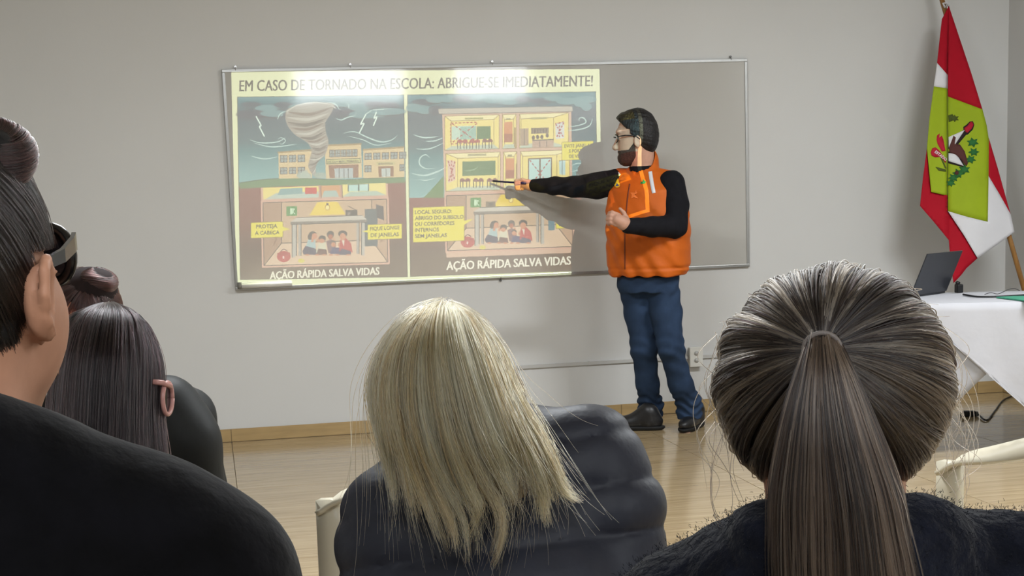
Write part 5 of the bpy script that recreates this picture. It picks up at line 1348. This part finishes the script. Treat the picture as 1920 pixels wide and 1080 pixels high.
# ------------------------------------------------------------------ flag on a leaning pole
M_red = mat('flag_red', (170, 12, 34), rough=.75, spec=.2, noise=(8, .06), bump=(12, .15, .01)); M_fw = mat('flag_white', (222, 220, 222), rough=.8, noise=(8, .02), bump=(12, .15, .01)); M_fg = mat('flag_lime', (152, 172, 16), rough=.75, noise=(8, .05), bump=(12, .15, .01))
FY = -.20
def fold(x, y):
    left = np.clip((1777 - x) / 2.0, 0, 1)
    a = .018 * np.sin((x - 1776) / 24.0 + y / 160.0) * np.clip((y - 30) / 200, 0, 1)
    return FY - .38 * y / 545.0 + a - left * (.045 - .0007 * (1777 - x)) * np.clip((y - 15) / 80, .05, 1) - .012 * np.sin((y + x) / 70.0)
flag = empty('state_flag', tuple(at_y(1840, 560, FY - .35) * np.array([1, 1, 0])))
tag(flag, 'red, white and lime state flag draped on a leaning wooden pole', 'flag'); fo = np.array(flag.location)
def cloth_px(name, P, m, parent, off=0.0, cuts=3, thick=.0016, org=fo, depth=fold):
    bm = bmesh.new(); f = bm.faces.new([bm.verts.new((x, -y, 0)) for x, y in P]); bmesh.ops.triangulate(bm, faces=[f])
    for _ in range(cuts): 
        es = [e for e in bm.edges if e.calc_length() > 9]
        if es: bmesh.ops.subdivide_edges(bm, edges=es, cuts=1, use_grid_fill=True); bmesh.ops.triangulate(bm, faces=bm.faces[:])
    bmesh.ops.recalc_face_normals(bm, faces=bm.faces[:])
    for v in bm.verts:
        x, y = v.co.x, -v.co.y; v.co = Vector(at_y(x, y, float(depth(np.float64(x), np.float64(y))) + off) - org)
    o = bm_obj(name, bm, m, parent, True); md = o.modifiers.new('thickness', 'SOLIDIFY'); md.thickness = thick; md.offset = 0; return o
cr = lambda P, n: [tuple(p) for p in spline(P, n)]
cloth_px('red_panel', [(1779, 11), (1800, 74), (1822, 140), (1842, 205), (1810, 193), (1777.5, 181), (1777.5, 100)], M_red, flag)
cloth_px('lime_panel', [(1777.5, 181), (1842, 205), (1850, 235), (1854, 262), (1853.5, 330), (1852, 416), (1815, 407), (1777.5, 396)], M_fg, flag)
cloth_px('red_panel', [(1854, 259), (1872, 320), (1890, 385), (1895, 402), (1875, 366), (1853.5, 330)], M_red, flag)
cloth_px('white_panel', [(1777.5, 396), (1815, 407), (1852, 416), (1853.5, 330), (1875, 366), (1895, 402), (1902, 435), (1868, 460), (1833, 484), (1808, 442)], M_fw, flag)
cloth_px('red_panel', [(1777.5, 364), (1777.5, 396), (1808, 442), (1833, 484), (1812, 503), (1803, 515), (1788, 531), (1783, 500), (1779, 450), (1750, 415), (1725, 386), (1731, 330), (1738, 278), (1742, 320), (1746, 360)], M_red, flag, .012)
cloth_px('red_panel', [(1779, 11), (1777.5, 100), (1777, 141), (1757, 118), (1761, 80), (1766, 36)], M_red, flag)
cloth_px('white_panel', [(1757, 118), (1777, 141), (1777, 166), (1751, 162)], M_fw, flag)
cloth_px('lime_panel', [(1751, 162), (1777, 166), (1777, 260), (1777, 367), (1746, 360), (1742, 320), (1738, 278), (1743, 220)], M_fg, flag)
M_eag = mat('emblem_brown', (84, 44, 40), rough=.8); M_lf = mat('emblem_leaf', (40, 104, 48), rough=.8); M_ol = mat('emblem_olive', (76, 88, 28), rough=.8); M_blk = mat('emblem_black', (38, 24, 26), rough=.8); M_er = mat('emblem_red', (178, 20, 46), rough=.8)
em_ = empty('coat_of_arms'); em_.parent = flag
def E_(name, P, m, k=0): return cloth_px(name, P, m, em_, -.0022 - .0009 * k, 2, .0004)
E_('star_edge', [(1778, 262), (1809, 242), (1813, 251), (1792, 276), (1778, 279)], M_blk); E_('star_white', [(1778.5, 257), (1809, 243.5), (1790, 272), (1779, 277)], M_fw, 1)
E_('star_edge', [(1778, 284), (1795, 286), (1812, 315), (1777.5, 306)], M_blk); E_('star_white', [(1778.5, 287), (1793, 288.5), (1807, 311), (1778.5, 302)], M_fw, 1)
E_('eagle', [(1779, 277), (1785, 262), (1788, 254), (1792, 258), (1790, 270), (1800, 271), (1809, 284), (1815, 306), (1812, 312), (1803, 300), (1792, 290), (1781, 286)], M_eag, 2)
E_('cap', [(1806, 238), (1812, 234), (1818, 228), (1824, 227), (1827, 234), (1824, 243), (1815, 252), (1808, 254)], M_blk); E_('cap', [(1808, 240), (1814, 236), (1819, 229), (1823, 228), (1825.5, 234), (1822, 241), (1814, 249), (1810, 247)], M_er, 1)
def leaf(x, y, s, a, m):
    P = [(x + s * (1 if k % 2 == 0 else .55) * math.cos(a + k * math.pi / 6) , y + s * .8 * (1 if k % 2 == 0 else .55) * math.sin(a + k * math.pi / 6)) for k in range(12)]
    E_('leaf', P, m, 1)
for x, y, s, a in ((1824, 267, 9, .3), (1826, 285, 8, 1), (1820, 299, 8, .2), (1808, 318, 9, .6), (1797, 325, 9, .1), (1788, 333, 8, .9), (1783, 343, 7, .4)): leaf(x, y, s * 1.35, a, M_lf)
leaf(1790, 222, 9, .5, M_ol); E_('leaf', [(1778, 216), (1786, 214), (1792, 224), (1779, 229)], M_ol); E_('berry', [(1794 + 4 * math.cos(t), 324 + 4 * math.sin(t)) for t in np.linspace(0, 6.28, 11)[:-1]], M_eag, 3)
E_('stem', [(1754, 313), (1760, 314), (1774, 318), (1774, 322), (1760, 320)], M_ol); E_('stem', [(1763, 295), (1766, 295), (1775, 316), (1772, 316)], M_ol)
E_('ribbon', [(1756, 262), (1757, 254), (1762, 250), (1761, 258), (1766, 254), (1769, 262), (1773, 283), (1766, 284), (1758, 270)], M_er); E_('ribbon', [(1745, 286), (1748, 278), (1754, 276), (1761, 282), (1774, 300), (1773, 306), (1764, 294), (1754, 295), (1747, 292)], M_er, 1)
V, T = text_tris('ESTADO', .02); u_n = (V - V.min(0)) / (V.max(0) - V.min(0))
P = np.array([1752.0, 286]) + u_n[:, :1] * np.array([21, 16.0]) + u_n[:, 1:] * np.array([3.4, -4.4])
mesh_obj('ribbon_lettering', [at_y(x, y, float(fold(x, y)) - .0052) - fo for x, y in P], T, M_fw, em_)
M_wood = mat('varnished_pole', (150, 108, 58), rough=.35, spec=.5, noise=(6, .25), stretch=(8, 8, .6))
p0, p1 = at_y(1764, -8, FY + .035), at_y(1921, 545, FY - .38 + .035); dvec = p1 - p0; bot = p0 + dvec * (p0[2] - .02) / (p0[2] - p1[2])
tube('pole', [p0 - fo, bot - fo], .0145, M_wood, flag, 14); tube('pole_tip', [p0 - fo - unit(dvec) * .09, p0 - fo - unit(dvec) * .05, p0 - fo], [.006, .017, .0145], M_wood, flag, 14)
tube('tie_cord', [at_y(1772, 14, FY) - fo, at_y(1768, 6, FY - .01) - fo, at_y(1775, 5, FY - .012) - fo, at_y(1779, 12, FY) - fo], .006, M_fw, flag, 6)
bm = bmesh.new(); bmesh.ops.create_cone(bm, cap_ends=True, segments=20, radius1=.13, radius2=.09, depth=.06, matrix=Matrix.Translation(Vector(bot - fo) + Vector((0, 0, .0125)))); bm_obj('stand', bm, M_wood, flag)

# ------------------------------------------------------------------ table with draped cloths
TA = np.array([3.148, -1.877, .74]); tu = unit((.92, -.393, 0)); tv = np.array([-tu[1], tu[0], 0]); TA = TA - tu * .17
M_cloth = mat('white_tablecloth', (180, 180, 184), rough=.85, spec=.15, noise=(3, .03), bump=(10, .3, .01)); M_cloth2 = mat('white_overcloth', (194, 194, 199), rough=.85, spec=.15, noise=(3, .02), bump=(9, .3, .01))
TL_, TD = 1.35, .70
tb = empty('table', (TA[0], TA[1], 0), math.atan2(tu[1], tu[0])); tag(tb, 'rectangular table in the far corner under white cloths', 'table')
M_tw = mat('table_wood', (112, 82, 54), rough=.5, noise=(5, .2), stretch=(1, 8, 1)); M_tl = mat('table_leg_metal', (60, 58, 56), rough=.4, metal=.6)
box('tabletop', (0, 0, .715), (TL_, TD, .737), M_tw, tb, .003)
for x in (.05, TL_ - .05):
    for y in (.05, TD - .05): tube('leg', [(x, y, .0), (x, y, .715)], .016, M_tl, tb, 10)
for y in (.05, TD - .05): box('apron', (.05, y - .01, .65), (TL_ - .05, y + .01, .714), M_tl, tb)
M2W = Matrix.Translation((TA[0], TA[1], 0)) @ Matrix.Rotation(math.atan2(tu[1], tu[0]), 4, 'Z'); W2M = M2W.inverted()
def front(x, y, off):
    """point of the table's front plane, table frame (along, across, height)"""
    d = ray(x, y); n = tv; t = ((TA - tv * off - CAM) @ n) / (d @ n); return np.array(W2M @ Vector(CAM + d * t))
def drape(name, P, m, parent, wav=.010, ph=0.0, th=.0022):
    """hanging cloth: polygon in the table frame, rippled"""
    bm = bmesh.new(); f = bm.faces.new([bm.verts.new(Vector(p)) for p in P]); bmesh.ops.triangulate(bm, faces=[f])
    for _ in range(4):
        es = [e for e in bm.edges if e.calc_length() > .05]
        if es: bmesh.ops.subdivide_edges(bm, edges=es, cuts=1); bmesh.ops.triangulate(bm, faces=bm.faces[:])
    for v in bm.verts:
        k = np.clip((.735 - v.co.z) / .3, 0, 1); v.co.y -= (wav * k * (1 + math.sin(v.co.x * 23 + ph + v.co.z * 6)) + .002 * abs(math.sin((v.co.x + v.co.z) * 16))) if abs(P[0][1]) < .2 else 0
    o = bm_obj(name, bm, m, parent, True); md = o.modifiers.new('thickness', 'SOLIDIFY'); md.thickness = th; md.offset = 0; return o
def top_z(p, z): return (p[0], p[1], z)
c1 = empty('tablecloth', (TA[0], TA[1], 0), math.atan2(tu[1], tu[0])); tag(c1, 'pale grey under cloth hanging to a point at the table corner', 'tablecloth')
box('cloth_top', (-.006, -.006, .7375), (TL_ + .006, TD + .006, .7405), M_cloth, c1, .001)
a, b, c = front(1693, 566, .008), front(1730, 818, .008), front(1841, 708, .008)
drape('front_fall', [(-.008, -.008, .7395), (b[0], -.008, b[2]), (c[0], -.008, c[2]), (c[0] + .25, -.008, .62), (TL_, -.008, .60), (TL_, -.008, .7395)], M_cloth, c1, .006)
drape('side_fall', [(-.008, -.008, .7395), (-.012, TD * .5, .42), (-.008, TD, .7395)], M_cloth, c1)
c2_ = empty('tablecloth', (TA[0], TA[1], 0), math.atan2(tu[1], tu[0])); tag(c2_, 'bright white over cloth hanging as a large triangle down the table front', 'tablecloth')
box('cloth_top', (.03, -.010, .7407), (TL_ + .004, TD - .1, .7432), M_cloth2, c2_, .001)
e0, e1_, e2_ = front(1704, 571, .022), front(1921, 762, .022), front(2010, 838, .022)
drape('front_fall', [(e0[0], -.022, .7425), (e1_[0], -.022, e1_[2]), (e2_[0], -.022, max(e2_[2], .08)), (TL_ + .02, -.022, .40), (TL_ + .02, -.022, .7425)], M_cloth2, c2_, .010, 1.0)
hm = bmesh.new(); tube_bm(hm, [(e0[0], -.030, .738), tuple(np.array([e1_[0], -.034, e1_[2]]) * .5 + np.array([e0[0], -.034, .738]) * .5), (e1_[0], -.040, e1_[2]), (e2_[0], -.040, max(e2_[2], .08))], .0028, 6); bm_obj('hem', hm, M_cloth2, c2_, True)
# laptop, dark screen turned to the presenter's side
M_lap = mat('laptop_shell', (44, 46, 52), rough=.35, spec=.5, noise=(20, .05)); M_scr = mat('laptop_screen', (26, 30, 38), rough=.16, spec=.6); M_key = mat('laptop_keys', (18, 18, 20), rough=.5)
zt = .7435
hl = .33; h1 = at_z(1706, 554, zt + .012)
_ys = np.linspace(554, 530, 200); _k = np.argmin([abs(np.linalg.norm(at_z(1772, y, zt + .012) - h1) - hl) for y in _ys]); h2 = at_z(1772, _ys[_k], zt + .012); hd_ = h2 - h1; hd_[2] = 0; hu_ = unit(hd_)
h2 = h1 + hu_ * hl; nl_ = np.array([-hu_[1], hu_[0], 0.0])
if nl_ @ RGT > 0: nl_ = -nl_
lp = empty('laptop', (h1[0], h1[1], zt)); tag(lp, 'open dark laptop standing on the white covered table', 'laptop')
Ml = Matrix(((hu_[0], nl_[0], 0, 0), (hu_[1], nl_[1], 0, 0), (0, 0, 1, 0), (0, 0, 0, 1)))
bm = bm_box(bmesh.new(), (0, 0, .001), (hl, .225, .015), .003, Ml); bm_obj('base', bm, M_lap, lp)
for i in range(5):
    for j in range(11): bm_obj('key', bm_box(bmesh.new(), (.02 + j * .0268, .03 + i * .021, .0151), (.043 + j * .0268, .047 + i * .021, .0168), 0, Ml), M_key, lp)
bm_obj('touchpad', bm_box(bmesh.new(), (.12, .145, .0151), (.21, .205, .0158), 0, Ml), M_key, lp)
Rt = Ml @ Matrix.Translation((0, -.002, .014)) @ Matrix.Rotation(math.radians(24), 4, 'X')
lid = bm_obj('lid', bm_box(bmesh.new(), (0, -.006, 0), (hl, .0, .225), .002, Rt), M_lap, lp)
bm_obj('screen', bm_box(bmesh.new(), (.008, .0002, .012), (hl - .008, .0010, .217), 0, Rt), M_scr, lid)
# cables, plug and green folder
M_cab = mat('black_cable', (16, 16, 18), rough=.5)
zc = zt + .0006
ad = at_z(1797, 549, zc); pg = empty('power_plug', tuple(ad)); tag(pg, 'small black power plug standing beside the laptop', 'plug')
bm_obj('body', bm_box(bmesh.new(), (-.014, -.02, 0), (.018, .02, .045), .006), M_cab, pg); tube('prong_cap', [(0, 0, .045), (-.012, 0, .056)], [.013, .008], M_cab, pg, 8)
def cable(name, pts, rad, lab, m=M_cab):
    o = tube(name, spline(pts, 30), rad, m, None, 6); tag(o, lab, 'cable'); return o
cable('power_cable', [at_z(1806, 552, zc + .006), at_z(1830, 556, zc + .006), at_z(1870, 556, zc + .006), at_z(1925, 553, zc + .006)], .005, 'thick black cable lying along the table from the plug')
cable('thin_wire', [at_z(1846, 552, zc + .002), at_z(1858, 549, zc + .010), at_z(1872, 551, zc + .003), at_z(1890, 543, zc + .018), at_z(1902, 541, zc + .020), at_z(1912, 545, zc + .006)], .002, 'thin grey wire curling behind the thick cable on the table', mat('grey_wire', (70, 68, 66), rough=.5))
M_teal = mat('teal_cloth', (70, 150, 122), rough=.85, noise=(20, .1))
gp = [at_z(x, y, zc + .001) for x, y in ((1868, 559), (1900, 557), (1990, 556), (2010, 568), (1925, 566), (1895, 562))]
o = prism('green_cloth', gp, (0, 0, .006), M_teal); tag(o, 'folded teal green cloth lying flat on the table', 'cloth')
# power strip and cable on the floor under the table
ps = at_z(1818, 781, 0); st = empty('power_strip', tuple(ps), -.3); tag(st, 'small black power adapter on the floor under the table', 'adapter')
box('body', (-.05, -.02, .0005), (.03, .02, .032), M_cab, st, .004); box('socket_end', (.031, -.016, .002), (.045, .016, .028), M_alud, st, .003)
cable('floor_cable', [ps + np.array([.047, -.01, .012]), at_z(1850, 788, .006), at_z(1866, 770, .006), at_z(1885, 748, .006), at_z(1925, 735, .006)], .005, 'black cable trailing on the floor away from the adapter')

# ------------------------------------------------------------------ white plastic armchairs
M_mono = mat('white_moulded_plastic', (226, 218, 196), rough=.32, spec=.5, noise=(8, .02))
def rib_bm(bm, path, wv, th, n=14):
    P = spline(path, n); wv = [np.asarray(w, float) for w in wv]; k = len(wv) - 1; rings = []
    for i in range(n):
        t = i / (n - 1) * k; j = min(int(t), k - 1) if k else 0; w = wv[j] * (1 - (t - j)) + wv[min(j + 1, k)] * (t - j) if k else wv[0]
        d = unit(P[min(i + 1, n - 1)] - P[max(i - 1, 0)]); nn = unit(np.cross(d, w)) * th / 2
        rings.append([bm.verts.new(Vector(q)) for q in (P[i] - w / 2 - nn, P[i] - nn * 1.6, P[i] + w / 2 - nn, P[i] + w / 2 + nn, P[i] + nn * .4, P[i] - w / 2 + nn)])
    for i in range(n - 1):
        for j in range(6): bm.faces.new((rings[i][j], rings[i][(j + 1) % 6], rings[i + 1][(j + 1) % 6], rings[i + 1][j]))
    bm.faces.new(rings[0][::-1]); bm.faces.new(rings[-1]); return bm
def plastic_chair(loc_, rz, lab, group=None):
    t = empty('plastic_chair', tuple(loc_), rz); tag(t, lab, 'chair', group)
    n = 12; V = []; F = []
    for lay in (0, 1):
        for i in range(n + 1):
            for j in range(n + 1):
                x, y = -.235 + .47 * i / n, -.20 + .46 * j / n; z = .425 + .018 * (x / .235) ** 2 - .02 * max(0, (y - .16) / .10) ** 2 + .012 * (y < -.1) - lay * .010; V.append((x * (1 - .06 * (y < -.1)), y, z))
    m = (n + 1) ** 2; ix = lambda l, i, j: l * m + i * (n + 1) + j
    for i in range(n):
        for j in range(n): F += [(ix(0, i, j), ix(0, i + 1, j), ix(0, i + 1, j + 1), ix(0, i, j + 1)), (ix(1, i, j), ix(1, i, j + 1), ix(1, i + 1, j + 1), ix(1, i + 1, j))]
        F += [(ix(0, i, 0), ix(1, i, 0), ix(1, i + 1, 0), ix(0, i + 1, 0)), (ix(0, i, n), ix(0, i + 1, n), ix(1, i + 1, n), ix(1, i, n)), (ix(0, 0, i), ix(0, 0, i + 1), ix(1, 0, i + 1), ix(1, 0, i)), (ix(0, n, i), ix(1, n, i), ix(1, n, i + 1), ix(0, n, i + 1))]
    mesh_obj('seat', V, F, M_mono, t, True)
    bk = empty('backrest'); bk.parent = t
    yb = lambda z: -.205 - (z - .43) * .32
    bm_obj('top_rail', rib_bm(bmesh.new(), [(-.235, yb(.74) + .03, .74), (-.15, yb(.77), .768), (0, yb(.78) - .012, .778), (.15, yb(.77), .768), (.235, yb(.74) + .03, .74)], [(0, -.01, .06)], .012), M_mono, bk, True)
    for x in (-.15, -.09, -.03, .03, .09, .15): bm_obj('slat', rib_bm(bmesh.new(), [(x, yb(.44), .44), (x, yb(.62) - .012, .62), (x, yb(.76), .76)], [(.034, 0, 0)], .010, 8), M_mono, bk, True)
    for s in (-1, 1):
        bm_obj('armrest', rib_bm(bmesh.new(), [(s * .262, .27, .600), (s * .272, .21, .640), (s * .278, .10, .668), (s * .272, -.06, .712), (s * .245, -.20, .748), (s * .225, yb(.75) + .02, .765)], [(.055, 0, 0), (.05, 0, .02), (.02, 0, .05), (.01, 0, .055), (.01, .0, .055)], .012, 18), M_mono, t, True)
        bm_obj('leg', rib_bm(bmesh.new(), [(s * .255, .265, .002), (s * .258, .252, .3), (s * .262, .245, .63)], [(0, .05, 0), (0, .058, 0), (0, .06, 0)], .034, 8), M_mono, t, True)
        bm_obj('leg', rib_bm(bmesh.new(), [(s * .245, -.30, .002), (s * .24, -.25, .2), (s * .232, -.205, .43), (s * .235, yb(.74) + .03, .745)], [(0, .055, 0), (0, .055, 0), (0, .05, 0), (0, .04, 0)], .030, 10), M_mono, t, True)
        bm_obj('seat_rail', rib_bm(bmesh.new(), [(s * .24, .25, .415), (s * .245, 0, .425), (s * .235, -.21, .43)], [(0, 0, .04)], .014, 8), M_mono, t, True)
    return t
def chair_at(px, py, zarm, turn, lab):
    """front end of the near armrest at this spot"""
    p = at_z(px, py, zarm); v = unit((*unit(ray(px, py))[:2], 0)); rr = np.array([v[1], -v[0], 0]); f = unit(-rr * math.cos(turn) + v * math.sin(turn)); lft = np.array([-f[1], f[0], 0])
    c = p - f * .25 - lft * .27; return plastic_chair((c[0], c[1], 0), math.atan2(f[1], f[0]) - math.pi / 2, lab)
chair_at(612, 938, .63, .45, 'white plastic armchair partly hidden by the blond woman'); chair_at(1775, 866, .63, .62, 'white plastic armchair in front of the draped table')
